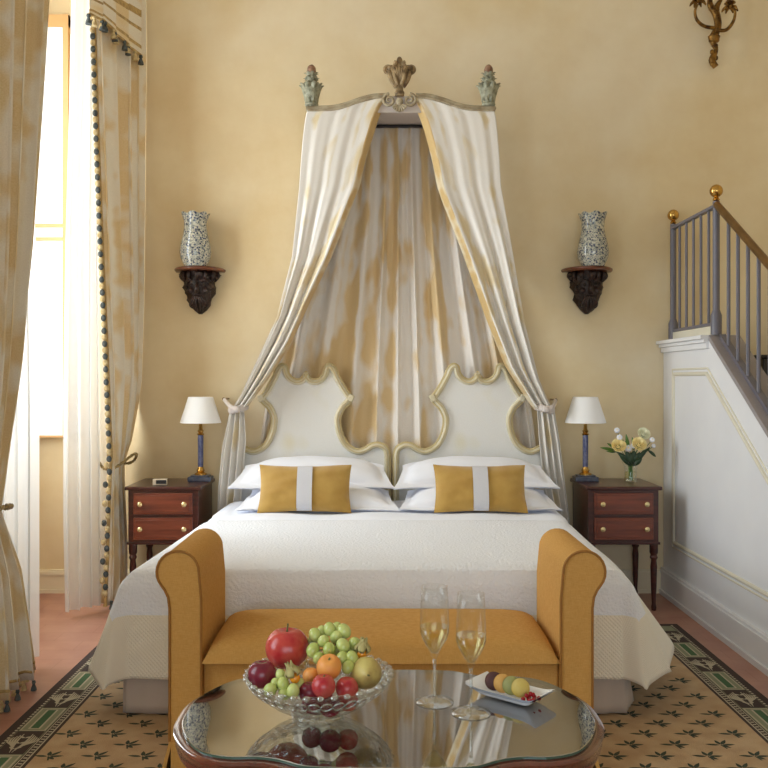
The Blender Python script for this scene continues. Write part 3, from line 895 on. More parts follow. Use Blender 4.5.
def tieback(label, pts, hook, sg):
    Yt = 5.47
    cpt = P(pts[0], pts[1], 5.5)
    root = thing('curtain_tieback', label, 'tieback', (cpt.x, 5.5, cpt.z), group='canopy tiebacks')
    k = 5.5/F
    ring = [cpt+Vector((math.cos(a)*.050, math.sin(a)*.075+.02, -.012*math.cos(a)*sg+.0)) for a in [2*PI*i/28 for i in range(28)]]
    wpart(MB().tube(ring, .014, 8, closed=True, flat=1.5), 'band', 'lining', root)
    h = P(hook[0], hook[1], 5.60)
    wpart(MB().tube(catmull([cpt+Vector((sg*-.0, -.055, 0)), cpt+Vector((sg*.04, -.045, .016)), h], 5), [.020, .013, .012], 8), 'loop', 'lining', root)
    wpart(MB().tube([h+Vector((0, .16, 0)), h+Vector((0, -.005, 0))], .006, 8).ell(h+Vector((0, -.01, 0)), .011, 10, 8), 'hook', 'bronze', root)
    m = MB().ell(cpt+Vector((0, -.06, 0)), (.028, .02, .022), 14, 10); wpart(m, 'knot', 'lining', root)
tieback('pale silk tieback and wall hook holding the left canopy curtain', (238, 409), (224, 399), -1)
tieback('pale silk tieback and wall hook holding the right canopy curtain', (545, 409), (555.5, 400), 1)

# ---------------------------------------------------------------- nightstands
def nightstand():
    W, D, H = .44, .45, .74
    t = thing('nightstand', '', 'nightstand', (-1.29, 5.505, 0), group='mahogany nightstands')
    b = MB().box(-W/2+.012, W/2-.012, -D/2+.012, D/2-.01, .40, H-.022)
    b.box(-W/2+.004, W/2-.004, -D/2+.004, D/2-.004, .395, .41)
    b.build('body', 'mahog_d', t, smooth=False, bevel=.002)
    MB().box(-W/2-.006, W/2+.006, -D/2-.008, D/2, H-.022, H).build('top', 'mahog_d', t, smooth=False, bevel=.006)
    for z0, z1 in ((.575, .70), (.425, .555)):
        d = MB().box(-W/2+.045, W/2-.045, -D/2+.0, -D/2+.02, z0, z1).box(-W/2+.058, W/2-.058, -D/2-.005, -D/2+.0, z0+.013, z1-.013).build('drawer', 'mahog', t, smooth=False, bevel=.003)
        for s in (-1, 1):
            MB().lathe([(0, 0), (.009, 0), (.006, .008), (.014, .016), (.015, .022), (.008, .028), (0, .029)], 16, (s*.13, -D/2-.005, (z0+z1)/2), M4=Matrix.Rotation(PI/2, 4, 'X')).build('knob', 'knob', d)
    pr = [(.013, 0), (.016, .02), (.012, .04), (.016, .12), (.020, .26), (.016, .30), (.024, .315), (.018, .33), (.025, .345), (.025, .40)]
    for sx in (-1, 1):
        for sy in (-1, 1): MB().lathe(pr, 16, (sx*(W/2-.034), sy*(D/2-.034), 0)).build('leg', 'mahog_d', t)
    return t
n1 = nightstand(); n1['label'] = 'mahogany two-drawer nightstand left of the bed, beside the window curtain'
n2 = copy_tree(n1); n2.location = (1.437, 5.505, 0); n2['label'] = 'mahogany two-drawer nightstand right of the bed, under the flowers'
# ---------------------------------------------------------------- lamps
def lamp():
    t = thing('table_lamp', '', 'lamp', (0, 0, 0), group='bedside lamps')
    MB().box(-.072, .072, -.05, .05, 0, .028).box(-.056, .056, -.04, .04, .028, .038).build('base', 'blue_base', t, smooth=False, bevel=.003)
    MB().lathe([(.038, .038), (.038, .046), (.02, .056), (.026, .066), (.018, .078), (.017, .088)], 20).build('lower_mount', 'brass', t)
    MB().lathe([(.016, .088), (.017, .10), (.0175, .27), (.016, .285)], 20).build('column', 'marble', t)
    MB().lathe([(.018, .285), (.024, .292), (.014, .30), (.02, .312), (.012, .322), (.010, .36), (.0, .36)], 20).build('upper_mount', 'brass', t)
    s = MB().lathe([(.126, .362), (.125, .366), (.076, .520), (.075, .523)], 40)
    s.f = [f for f in s.f if len(f) < 20]; s.mi = [0]*len(s.f)
    sh_ = s.build('lamp_shade', 'shade', t, thick=.003)
    MB().tube([(0, 0, .35), (0, 0, .505)], .004, 6).tube([(-.077, 0, .505), (.077, 0, .505)], .002, 6).build('harp', 'brass', sh_)
    return t
l1 = lamp(); l1.location = (-1.125, 5.57, .741); l1['label'] = 'blue column lamp with white shade on the left nightstand'
l2 = copy_tree(l1); l2.location = (1.275, 5.57, .741); l2['label'] = 'blue column lamp with white shade beside the vase of flowers'
ck = thing('bedside_clock', 'small ivory clock with dark face on the left nightstand', 'clock', (-1.325, 5.36, .741), .1)
MB().box(-.042, .042, -.02, .02, 0, .036).build('case', 'clockw', ck, smooth=False, bevel=.003)
MB().box(-.022, .038, -.024, -.019, .008, .030).build('face', 'black', ck, smooth=False)

# ---------------------------------------------------------------- wall vases on carved brackets
def wall_vase(px, who):
    k = 5.6/F
    c = P(px, 268, 5.60)
    t = thing('wall_bracket', f'dark carved bracket shelf on the wall {who}', 'wall bracket', (c.x, YB-.02, c.z-.28), group='carved wall brackets')
    z = c.z-t.location.z
    b = MB()
    prof = [(.155, z-.012), (.162, z-.004), (.162, z+.004), (.155, z+.010)]
    b.lathe(prof, 40, (0, 0, 0), PI, 2*PI, sy=1.15)
    n = 41; o0 = len(b.v)
    b.add([Vector((.155*math.cos(PI+PI*i/40), .155*1.15*math.sin(PI+PI*i/40), z+.010)) for i in range(41)], [tuple(range(41))])
    b.add([Vector((.155*math.cos(PI+PI*i/40), .155*1.15*math.sin(PI+PI*i/40), z-.012)) for i in range(41)], [tuple(range(41))])
    b.build('shelf', 'shelfwood', t)
    b = MB()
    def hm(r, zz, a):
        q = r*(1+.10*math.sin(5*a+zz*60)+.09*math.sin(9*a-zz*95)); return q, zz
    zz = [(.10, z-.012), (.118, z-.03), (.095, z-.048), (.100, z-.075), (.098, z-.11), (.088, z-.15), (.078, z-.19), (.062, z-.225), (.04, z-.255), (.01, z-.28)]
    b.lathe(zz, 60, (0, 0, 0), PI, 2*PI, sy=1.05, mod=hm)
    for s in (-1, 1):     # curls and acanthus
        for j in range(4):
            spiral(b, Vector((s*(.085-.016*j), -.045-.012*(j < 2), z-.06-.052*j)), .026, 1.4, s, .009, 1.2*j)
        b.tube(catmull([Vector((s*.02, -.10, z-.08)), Vector((s*.05, -.105, z-.07)), Vector((s*.072, -.08, z-.10))], 5), [.006, .009, .005], 8)
        b.ell((s*.034, -.100, z-.10), (.014, .010, .009), 10, 8)
        b.ell((s*.045, -.085, z-.135), (.022, .018, .020), 10, 8)
        for j in range(3):
            b.tube(catmull([Vector((s*.012*j, -.09, z-.17)), Vector((s*(.014+.016*j), -.085, z-.215)), Vector((s*(.008+.016*j), -.06, z-.265+.015*j))], 5), [.008, .010, .004], 8)
    b.tube(catmull([Vector((0, -.10, z-.085)), Vector((0, -.122, z-.125)), Vector((0, -.108, z-.145))], 5), [.007, .015, .012], 10)
    b.ell((0, -.098, z-.163), (.024, .012, .007), 10, 8)
    for i in range(7):
        a = PI+PI*(i+.5)/7; d = (math.cos(a), math.sin(a), 0)
        b.tube(catmull([Vector((math.cos(a)*.112, math.sin(a)*.112, z-.015)), Vector((math.cos(a)*.122, math.sin(a)*.122, z-.04)), Vector((math.cos(a)*.10, math.sin(a)*.10, z-.075))], 4), [.012, .014, .004], 8)
    b.build('carved_corbel', 'darkcarve', t, angle=180)
    vz = MB().lathe([(.0, 0), (.070, 0), (.074, .012), (.094, .055), (.099, .09), (.092, .14), (.077, .20), (.070, .245), (.072, .285), (.086, .325), (.088, .332), (.080, .332), (.066, .29), (.06, .2), (.05, .02), (0, .015)], 48,
        mod=lambda r, z_, a: (r*(1+(.05*math.sin(7*a) if z_ > .31 else 0)), z_+(.006*math.sin(7*a) if z_ > .31 else 0)))
    o = vz.build('ornamental_vase', 'china', angle=60); o.location = (P(px+(-.5 if px < 381 else 1.5), 268, YB-.135).x, YB-.135, c.z+.0115)
    tag(o, f'tall blue and white floral vase on the wall bracket {who}', 'vase', 'blue and white wall vases')
wall_vase(196, 'above the left nightstand'); wall_vase(591.5, 'nearer the staircase')

# ---------------------------------------------------------------- gilt wall sconce (lower half in frame)
k = 5.7/F
sc = thing('wall_sconce', 'gilded rococo wall sconce with scrolling branches at top right', 'wall sconce', (P(714, 40, 5.7).x, 5.74, P(714, 68, 5.7).z))
def sp_(x, y, dY=0): return P(x, y, 5.68+dY)
m = MB()
m.tube(catmull([sp_(716,67), sp_(712,60), sp_(716,50), sp_(713,42), sp_(715,34), sp_(718,26), sp_(716,14), sp_(710,4), sp_(712,-10), sp_(716,-26)], 6), [.018, .022, .014, .018, .026, .022, .024, .018, .012, .006], 12)
m.ell(sp_(714, 38), (.037, .03, .036), 16, 12, fn=lambda v: v*(1+.08*math.sin(8*v.z)))
m.tube(catmull([sp_(720,24), sp_(716,10), sp_(722,-2)], 5), [.012, .022, .008], 10)
for z_ in (46, 52, 58, 64): m.ell(sp_(716 if z_ % 4 else 712, z_, -.01), (.014, .012, .016), 10, 8)
wpart(m, 'stem', 'gilt', sc)
for pts, cup in (([(714,28),(704,26),(697,20),(695,11),(698,4)], (698, 2)), ([(716,30),(726,30),(733,22),(735,12),(731,6)], (730, 8))):
    ar = wpart(MB().tube(catmull([sp_(x, y, -.04-.05*i/4) for i, (x, y) in enumerate(pts)], 6), [.012, .011, .009, .007], 10), 'branch', 'gilt', sc)
    c = sp_(cup[0], cup[1], -.10); m = MB().lathe([(0, -.01), (.012, 0), (.02, .02), (.035, .03), (.018, .05), (.018, .10)], 16, c)
    for i in range(7):
        a = 2*PI*i/7; m.tube(catmull([c+Vector((0, 0, .01)), c+Vector((math.cos(a)*.035, math.sin(a)*.03, .0)), c+Vector((math.cos(a)*.05, math.sin(a)*.04, -.02))], 4), [.006, .010, .003], 8)
    wpart(m, 'candle_cup', 'gilt', ar)

# ---------------------------------------------------------------- window curtains
def hang(pt_lead, pt_far, n, am, top, bot, ncol=140, nrow=60, tie=None):
    # pt_lead(z), pt_far(z) -> (x, y)
    def f(u, v):
        z = top+(bot-top)*v
        a = Vector((*pt_lead(z), z)); b_ = Vector((*pt_far(z), z)); d = b_-a; nrm = Vector((d.y, -d.x, 0)).normalized()
        ph = u*2*PI*n+.8*math.sin(u*9); A = am
        if tie: A *= .45+.55*smoothstep(0, .7, abs(z-tie))
        w = u+.22/n*math.sin(2*ph+.5)*.5
        return a+d*w+nrm*A*(math.sin(ph)+.25*math.sin(2.3*ph+1.7))
    return f
def tassel(par, p, sc_=1, blue=True, name='tassel'):
    m = MB().lathe([(0, 0), (.007*sc_, -.002*sc_), (.009*sc_, -.010*sc_), (.005*sc_, -.016*sc_), (.012*sc_, -.034*sc_), (.013*sc_, -.042*sc_), (0, -.043*sc_)], 10, p)
    return wpart(m, name, 'tas_blue' if blue else 'tas_cream', par)
# far drape
z_of = lambda y, Y: CH-(y-VY)*Y/F
def edge(tab, Y):     # tab of (px, y) -> function z -> (x, Y)
    tt = sorted((z_of(y, Y), (x-VX)*Y/F) for x, y in tab)
    return lambda z: (interp(tt, z), Y)
d2 = thing('window_drape', 'gold damask drape at the far side of the window, beside the left nightstand', 'curtain', (-1.62, 5.4, .02), group='window drapes')
lead2 = [(92,-40),(94,25),(98,150),(102,250),(108,380),(112,455),(111,475),(108,540),(105,612)]
far2 = [(142,-40),(142,60),(140,300),(138,380),(131,440),(124,462),(124,480),(126,540),(126,600)]
fl, ff = edge(lead2, 5.22), (lambda z: (edge(far2, 5.70)(z)[0], 5.745-.05*smoothstep(1.25, .95, z)))
hf = hang(fl, ff, 4, .038, 3.98, .05, tie=.86)
wpart(MB().grid(hf, 140, 80, (1.2, 3)), 'drape_panel', 'drape', d2, thick=.003, angle=180)
wpart(MB().tube([hf(0, i/60)+Vector((-.006, -.012, 0)) for i in range(61)], .010, 6), 'braid_edging', 'braid', d2)
for i in range(98):
    v = .06+.93*i/98; p = hf(0, v)
    bl = (i % 2 == 0); jx = 0 if p.z > .9 else .014*math.sin(i*2.1)
    m = MB().ell(p+Vector((-.014+jx, -.026, 0)), (.016, .013, .019), 10, 8)
    wpart(m, 'tassel', 'tas_blue' if bl else 'tas_cream', d2)
for i in range(8):
    tassel(d2, hf((i+.5)/8, .995)+Vector((0, -.012, .01)), 1.2, i % 2 == 0)
# rope tieback
def rope(label, cx, cy, cz, rx, ry, dz, rz=0):
    t = thing('rope_tieback', label, 'tieback', (cx, cy, cz), rz, group='rope tiebacks')
    m = MB(); N = 48
    for s in (0, PI):
        pts = []
        for i in range(N):
            a = 2*PI*i/N; tw = a*16+s
            pts.append(Vector(((rx+.005*math.cos(tw))*math.cos(a), (ry+.005*math.cos(tw))*math.sin(a), dz*math.cos(a)**2+.005*math.sin(tw))))
        m.tube(pts, .0065, 6, closed=True)
    m.build('rope', 'rope', t)
    return t
rope('gold rope tieback looped round the drape beside the left nightstand', -1.60, 5.43, .845, .10, .19, .075, 0)
# swagged valance tail over the far drape
vt = thing('valance_tail', 'striped gathered valance with tassel fringe above the far window drape', 'valance', (-1.6, 5.3, 3.9))
def vbot(u): return interp([(0, 18), (.1, 19), (.32, 24), (.45, 32), (.75, 47), (1, 58)], u)
def vf(u, v):
    px = 91+51*u; Y = 5.10+.52*u; yb = vbot(u); y = -50+(yb+50)*v
    p = P(px, y, Y); ph = u*2*PI*4
    return p+Vector((-.03*math.sin(ph)*.3, -.026*math.sin(ph)-.02, 0))
gv = MB().grid(vf, 90, 30, (.5, .5))
for fi in range(len(gv.f)):
    if fi//90 in (17, 18, 22, 27): gv.mi[fi] = 1
wpart(gv, 'valance_panel', ['drape', 'braid'], vt, thick=.003, angle=180)
for i in range(13):
    p = vf((i+.5)/13, 1); tassel(vt, p+Vector((0, -.012, .006)), 1.45, i % 2 == 0)
wpart(MB().tube([vf(i/40, 1)+Vector((0, -.008, .004)) for i in range(41)], .008, 6), 'braid_edging', 'braid', vt)
# near drape
d1 = thing('window_drape', 'gold damask drape in the left foreground, nearest edge of the picture', 'curtain', (-1.6, 3.7, .02), group='window drapes')
farY = [(-.1, 4.08), (.03, 4.06), (.55, 3.90), (.83, 3.70), (.93, 3.74), (1.4, 3.88), (1.98, 4.02), (2.67, 4.14), (3.2, 4.22), (4.0, 4.30)]
nearY = [(0, 3.35), (.83, 3.50), (1.4, 3.42), (4.0, 3.3)]
h1 = hang(lambda z: (-1.60, interp(nearY, z)), lambda z: (-1.58, interp(farY, z)), 5, .050, 3.98, .05, tie=.85)
wpart(MB().grid(h1, 160, 80, (1.6, 3)), 'drape_panel', 'drape_dark', d1, thick=.003, angle=180)
for i in range(22):
    tassel(d1, h1((i+.5)/22, 1)+Vector((.0, 0, .0)), 1.05, i % 2 == 0)
wpart(MB().tube([h1(i/80, .99) for i in range(81)], .007, 6), 'braid_edging', 'braid', d1)
rope('gold rope tieback round the drape in the left foreground', -1.59, 3.60, .83, .075, .16, .03)
# sheers
sh1 = MB().grid(hang(lambda z: (-1.76, 3.62), lambda z: (-1.70+.05*smoothstep(3.5, 1.0, z), 4.26), 6, .028, 3.98, .05), 120, 30)
tag(sh1.build('sheer_curtain', 'sheer', org=(-1.72, 4.0, .05), angle=180), 'white sheer curtain behind the foreground drape', 'sheer curtain', 'sheer curtains')
sh2e = [(72,-40),(68,100),(64,250),(62,400),(62,520),(64,612)]
sh2 = MB().grid(hang(edge(sh2e, 5.10), edge([(100,-40),(103,300),(106,520),(106,606)], 5.30), 4, .030, 3.98, .045), 120, 30)
tag(sh2.build('sheer_curtain', 'sheer', org=(-1.72, 5.2, .05), angle=180), 'white sheer curtain hanging between the window gap and the far drape', 'sheer curtain', 'sheer curtains')
pole = thing('curtain_pole', 'curtain pole above the window niche', 'curtain pole', (-1.65, 4.6, 4.0))
wpart(MB().tube([(-1.62, 3.2, 4.01), (-1.62, 5.6, 4.01)], .018, 12), 'pole', 'bronze', pole)
wpart(MB().box(XL, -1.60, 3.24, 3.28, 3.99, 4.03).box(XL, -1.60, 5.54, 5.58, 3.99, 4.03), 'bracket', 'bronze', pole, smooth=False)

# ---------------------------------------------------------------- bench
bn = thing('upholstered_bench', 'ochre upholstered bench with rolled arms at the foot of the bed', 'bench', (0, 3.31, 0))
BY0, BY1 = 3.05, 3.52
IX = .614; OX = .722
def armprof(s, bot=.135, top=None):
    # section in XZ (outer roll), right side s=+1
    pts = [(IX, bot), (IX, .60), (IX-.002, .68)]
    cx, cz, R = IX+.080, .714, .072
    pts = [(IX, bot), (IX, .62)]
    for i in range(17):
        a = PI-i*(PI+PI*.22)/16
        pts.append((cx+R*math.cos(a)*1.0, cz+R*math.sin(a)))
    pts += [(.738, .652), (.727, .628)]
    # outer roll returns beneath to the outer face
    pts += [(OX, .59), (OX, bot)]
    return [(s*x, z) for x, z in pts]
for s in (-1, 1):
    m = MB().prism(armprof(s), lambda p, t: Vector((p[0], t, p[1])), BY0, BY1)
    ar = wpart(m, 'arm', 'bench', bn, angle=35, bevel=.006)
    pr = armprof(s)[:]
    wpart(MB().tube([Vector((x, BY0-.002, z)) for x, z in pr], .0045, 6), 'piping', 'piping', ar)
m = MB().box(-IX, IX, BY0+.03, BY1, .135, .405); wpart(m, 'seat_base', 'bench', bn, smooth=False, bevel=.008)
def seatf():
    m = MB(); 
    def f(u, v):
        x = (u-.5)*2; y = (v-.5)*2
        e = (1-abs(x)**14)**.5*(1-abs(y)**10)**.5
        return Vector((x*(IX-.004), (BY0+BY1)/2+.005+y*.255, .405+.070*e+.014*(1-x*x*.6)*(1-y*y)))
    m.grid(f, 60, 36); m.grid(lambda u, v: Vector((f(u, v).x, f(u, v).y, .404)), 60, 36); return m
wpart(seatf(), 'seat_cushion', 'bench', bn, angle=180)
wpart(MB().tube([(-IX, BY0+.004, .407), (IX, BY0+.004, .407)], .005, 6), 'cushion_piping', 'piping', bn)
sk = MB()
sk.box(-OX+.006, OX-.006, BY0-.012, BY0+.002, .012, .137).box(-OX+.006, OX-.006, BY1-.002, BY1+.010, .012, .137)
wpart(sk, 'skirt', 'bench', bn, smooth=False, bevel=.003)
for s in (-1, 1):
    v = [Vector((s*OX, BY0-.006, .137)), Vector((s*OX, BY1+.006, .137)), Vector((s*(OX+.035), BY1+.006, .012)), Vector((s*(OX+.035), BY0-.006, .012)),
         Vector((s*(OX-.01), BY0-.006, .137)), Vector((s*(OX-.01), BY1+.006, .137)), Vector((s*(OX+.020), BY1+.006, .012)), Vector((s*(OX+.020), BY0-.006, .012))]
    wpart(MB().add(v, [(0,1,2,3), (7,6,5,4), (0,3,7,4), (1,5,6,2), (0,4,5,1), (3,2,6,7)]), 'side_skirt', 'bench', bn, smooth=False)
for x in (-.62, .62):
    for y in (BY0+.06, BY1-.06): wpart(MB().box(x-.03, x+.03, y-.03, y+.03, .011, .14), 'leg', 'mahog_d', bn, smooth=False)
wpart(MB().box(-OX+.02, OX-.02, BY0+.004, BY1-.004, .13, .14), 'base_board', 'mahog_d', bn, smooth=False)

# ---------------------------------------------------------------- coffee table
K = .8125; TZ = .72; TC = Vector((.0146, 1.751, 0)); 
tb = thing('coffee_table', 'oval dark wood coffee table with glass top and scalloped rim', 'coffee table', (TC.x, TC.y, 0))
q = [(.000,.318),(.10,.317),(.18,.307),(.235,.276),(.285,.262),(.345,.262),(.405,.236),(.45,.175),(.485,.085),(.492,0)]
def outline(sc_):
    q2 = [Vector((x*K, y*K, 0)) for x, y in q]
    full = q2+[Vector((v.x, -v.y, 0)) for v in reversed(q2[:-1])]
    full += [Vector((-v.x, v.y, 0)) for v in reversed(full[1:-1])]
    pts = catmull(full, 5, True); n = len(pts); out = []
    for i, v in enumerate(pts):
        t = (pts[(i+1) % n]-pts[i-1]).normalized(); nr = Vector((-t.y, t.x, 0))
        if nr.dot(v) < 0: nr = -nr
        out.append(v+nr*sc_)
    return out
def stack(m, levels):
    rings = [[v+Vector((0, 0, z)) for v in outline(o)] for o, z in levels]; n = len(rings[0])
    vs = [v for r in rings for v in r]; fs = [tuple(reversed(range(n))), tuple(range((len(rings)-1)*n, len(rings)*n))]
    for j in range(len(rings)-1):
        for i in range(n): fs.append((j*n+i, j*n+(i+1) % n, (j+1)*n+(i+1) % n, (j+1)*n+i))
    return m.add(vs, fs)
stack(MB(), [(-.03, TZ-.044), (.006, TZ-.040), (.008, TZ-.032), (.006, TZ-.024), (.011, TZ-.016), (.012, TZ-.010), (.007, TZ-.0065), (-.004, TZ-.006)]).build('table_top', ['tablewood'], tb, angle=50)
m = stack(MB(), [(-.006, TZ-.006), (-.006, TZ-.0052)]); m.build('inlaid_surface', 'tabletop', tb, smooth=False)
gp = stack(MB(), [(-.004, TZ-.0050), (-.004, TZ-.0006), (-.006, TZ)]); 
gm = gp.build('glass_plate', ['tglass', 'tedge'], tb, smooth=False)
for p in gm.data.polygons:
    if abs(p.normal.z) < .5: p.material_index = 1
stack(MB(), [(-.075, TZ-.11), (-.07, TZ-.05), (-.05, TZ-.043)]).build('apron', 'tablewood', tb, angle=50)
for sx in (-1, 1):
    for sy in (-1, 1):
        b = Vector((sx*.29, sy*.15, 0))
        pts = catmull([b+Vector((0, 0, TZ-.05)), b+Vector((sx*.035, sy*.03, TZ-.13)), b+Vector((sx*.02, sy*.015, .28)), b+Vector((0, 0, .12)), b+Vector((sx*.03, sy*.025, .045)), b+Vector((sx*.045, sy*.035, .037))], 6)
        MB().tube(pts, [.034, .036, .024, .017, .022, .012], 14).build('leg', 'tablewood', tb)
        MB().ell(b+Vector((sx*.035, sy*.045, TZ-.068)), .019, 14, 10).build('carved_boss', 'tablewood', tb)

# ---------------------------------------------------------------- fruit bowl and fruit
bc_ = P(319, 716, 1.727); BXc, BYc = bc_.x, 1.727
bowl = thing('fruit_bowl', 'cut crystal footed bowl of fruit on the coffee table', 'bowl', (BXc, BYc, TZ+.0005)); bowl.scale = (K, K, K)
NB = 18
def bm_(r, z, a):
    t = max(0, z-.02)/.075
    r2 = r*(1+.016*t*abs(math.sin(a*NB/2))+.010*math.sin(a*NB)*math.sin(z*170))
    z2 = z+(.007*abs(math.sin(a*NB/2)) if z > .075 else 0)
    return r2, z2
prof = [(.054, .0), (.060, .003), (.060, .009), (.054, .013), (.056, .015), (.088, .024), (.118, .041), (.145, .066), (.164, .086), (.172, .096), (.170, .099), (.160, .090), (.141, .070), (.110, .046), (.070, .028), (0, .021)]
MB().lathe(prof, 144, (0, 0, 0), mod=bm_).build('bowl_body', 'crystal', bowl, angle=180)
b = MB()
for i in range(NB*2):
    a = 2*PI*i/(NB*2)
    ctr = Vector((math.cos(a)*.158, math.sin(a)*.158, .076)); 
    ring = []
    rad = Vector((math.cos(a), math.sin(a), 0)); tg = Vector((-math.sin(a), math.cos(a), 0)); up = (Vector((0,0,1))+rad*1.0).normalized()
    for j in range(12):
        q_ = 2*PI*j/12; ring.append(ctr+tg*math.cos(q_)*.0125+up*math.sin(q_)*.016)
    b.tube(ring, .0022, 5, closed=True)
b.build('pressed_rings', 'crystal_b', bowl, angle=180)
b = MB()
for i in range(NB*2):
    a = 2*PI*(i+.5)/(NB*2); b.ell((math.cos(a)*.172, math.sin(a)*.172, .101), (.0085, .0085, .006), 8, 6)
b.build('beaded_rim', 'crystal_b', bowl, angle=180)

def fruit(name, label, px, py, Y, r, mat, cat='fruit', squash=(1,1,1), lobes=0, stemlen=.012, stemmat='stem', group=None, tilt=None, crown=False, pear=False):
    Y *= K; r *= K
    c = P(px, py, Y)
    t = thing(name, label, cat, (c.x, c.y, c.z-r*squash[2]), group=group)
    M4 = tilt if tilt else Matrix.Identity(4)
    def fn(v):
        a = math.atan2(v.y, v.x); d = math.hypot(v.x, v.y)
        k = 1-.22*math.exp(-(d/.35)**2) if not pear else 1
        x, y, z = v.x, v.y, v.z*k
        if pear and z > 0: s_ = 1-.45*z**1.5; x *= s_; y *= s_; z *= 1.35
        s2 = 1+.02*math.sin(lobes*a) if lobes else 1
        return Vector((x*s2, y*s2, z))
    ctr = Vector((0, 0, r*squash[2]))
    MB().ell(ctr, (r*squash[0], r*squash[1], r*squash[2]), 32, 22, M4, fn).build('flesh', mat, t, angle=180)
    top = r*squash[2]*(.78 if not pear else 1.33)
    if stemlen: MB().tube([ctr+M4 @ Vector((0, 0, top-.002)), ctr+M4 @ Vector((.002, 0, top+stemlen))], [.0022, .0016], 8).build('stalk', stemmat, t)
    return t
fruit('pomegranate', 'large red fruit at the top left of the bowl', 287, 648, 2.19, .0535, 'pom', squash=(1, 1, .97), lobes=5, stemlen=.016)
fruit('plum', 'dark purple plum against the left rim of the bowl', 262, 674, 2.10, .0335, 'plum', squash=(1, 1, 1), stemlen=0)
fruit('apricot', 'orange apricot in the middle of the bowl', 329, 667, 2.085, .030, 'apricot', squash=(.98, 1, 1.0), lobes=2, stemlen=.004, tilt=Matrix.Rotation(.5, 4, 'X'))
fruit('apricot', 'small orange apricot half hidden behind the red plum', 311, 676, 2.10, .020, 'apricot', stemlen=0)
fruit('plum', 'round red plum at the front centre of the bowl', 323.5, 686, 2.035, .0275, 'apple', stemlen=.003)
fruit('plum', 'red plum low in the bowl just left of centre', 309, 692, 2.045, .024, 'plum', stemlen=0)
fruit('plum', 'red plum low in the bowl beneath the pear', 347, 688, 2.065, .0265, 'apple', stemlen=0)
fruit('plum', 'deep red plum at the bottom of the bowl showing through the crystal', 330, 706, 2.08, .026, 'plum', stemlen=0)
fruit('plum', 'dark plum seen through the left of the crystal', 312, 703, 2.10, .024, 'plum', stemlen=0)
fruit('plum', 'dark plum seen through the right of the crystal', 348, 701, 2.10, .024, 'apple', stemlen=0)
fruit('pear', 'yellow green pear lying at the right rim of the bowl', 366, 673, 2.11, .0375, 'pear', pear=True, stemlen=.006, tilt=Matrix.Rotation(1.35, 4, 'X') @ Matrix.Rotation(.1, 4, 'Y'))
def physalis(label, px, py, Y, hd):
    Y *= K
    c = P(px, py, Y); t = thing('physalis', label, 'fruit', (c.x, c.y, c.z-.0098), group='physalis in the bowl')
    MB().ell((0, 0, .012), .0118, 16, 12).build('berry', 'phys', t, angle=180)
    m = MB(); ax = Vector(hd).normalized()
    for i in range(5):
        a = 2*PI*i/5; s = ax.orthogonal().normalized(); s2 = ax.cross(s); d = s*math.cos(a)+s2*math.sin(a); e = -s*math.sin(a)+s2*math.cos(a)
        rows = []
        for j in range(7):
            tt = j/6; w = .010*math.sin(PI*(.15+.85*tt)) ; o = .012*math.sin(PI*(.1+.75*(1-tt)))
            cc = Vector((0, 0, .012))+ax*(.004+.036*tt)+d*(.004+.014*(1-tt)**.6*math.sin(PI*min(1, tt*1.4+.12))+.002)
            rows += [cc-e*w, cc+d*.003, cc+e*w]
        m.add(rows, [(j*3+k_, j*3+k_+1, j*3+k_+4, j*3+k_+3) for j in range(6) for k_ in (0, 1)])
    m.build('husk', 'husk', t, thick=.0008); t.scale = (K, K, K)
physalis('orange physalis with papery husk between the grapes and plum', 295, 678, 2.045, (-.4, .1, .9))
physalis('orange physalis with tall husk beside the pear', 362, 654, 2.14, (.15, .1, 1))
def bunch(label, items, stem):
    items = [(x, y, Y*K, r*K) for x, y, Y, r in items]; stem = (stem[0], stem[1], stem[2]*K)
    c = P(items[0][0], items[0][1], items[0][2])
    t = thing('grape_bunch', label, 'grapes', c, group='green grapes')
    for (px, py, Y, r) in items:
        g = P(px, py, Y)
        ml = MB().ell(g-c, (r*.95, r*.95, r*1.12), 16, 12, Matrix.Rotation(random.uniform(-.8, .8), 4, 'Y') @ Matrix.Rotation(random.uniform(-.6, .6), 4, 'X'))
        ml.build('grape', 'grape', t, angle=180)
    m = MB(); s0 = P(*stem)
    for it in items: m.tube([s0-c, P(it[0], it[1], it[2])-c+Vector((0, 0, .0))], [.0016, .0010], 5)
    m.build('stalk', 'stem', t)
up = [(315,635,2.20,.0165),(329.6,629,2.20,.0155),(344,631,2.20,.0175),(323.4,641,2.16,.0145),(313,650,2.15,.0165),(329,649.5,2.14,.0155),(343,646,2.15,.0175),(355,644,2.17,.0165),(336,637,2.19,.0155),(342,658,2.12,.015),(352,658,2.12,.016),(318.6,658,2.14,.0145),(348,667,2.10,.015),(337,652,2.17,.015),(352,652,2.19,.0155),(322,632,2.24,.015),(362,652,2.19,.014),(337,628,2.24,.014),(310,643,2.22,.014)]
bunch('large bunch of green grapes piled at the back right of the bowl', up, (335, 650, 2.19))
lo = [(270,690,2.03,.0155),(283,684,2.04,.0150),(293,691,2.02,.0155),(281,675,2.07,.0125),(299,684,2.055,.0130),(284,694,2.03,.013),(276,684,2.06,.013)]
bunch('small bunch of green grapes at the front left of the bowl', lo, (286, 684, 2.055))

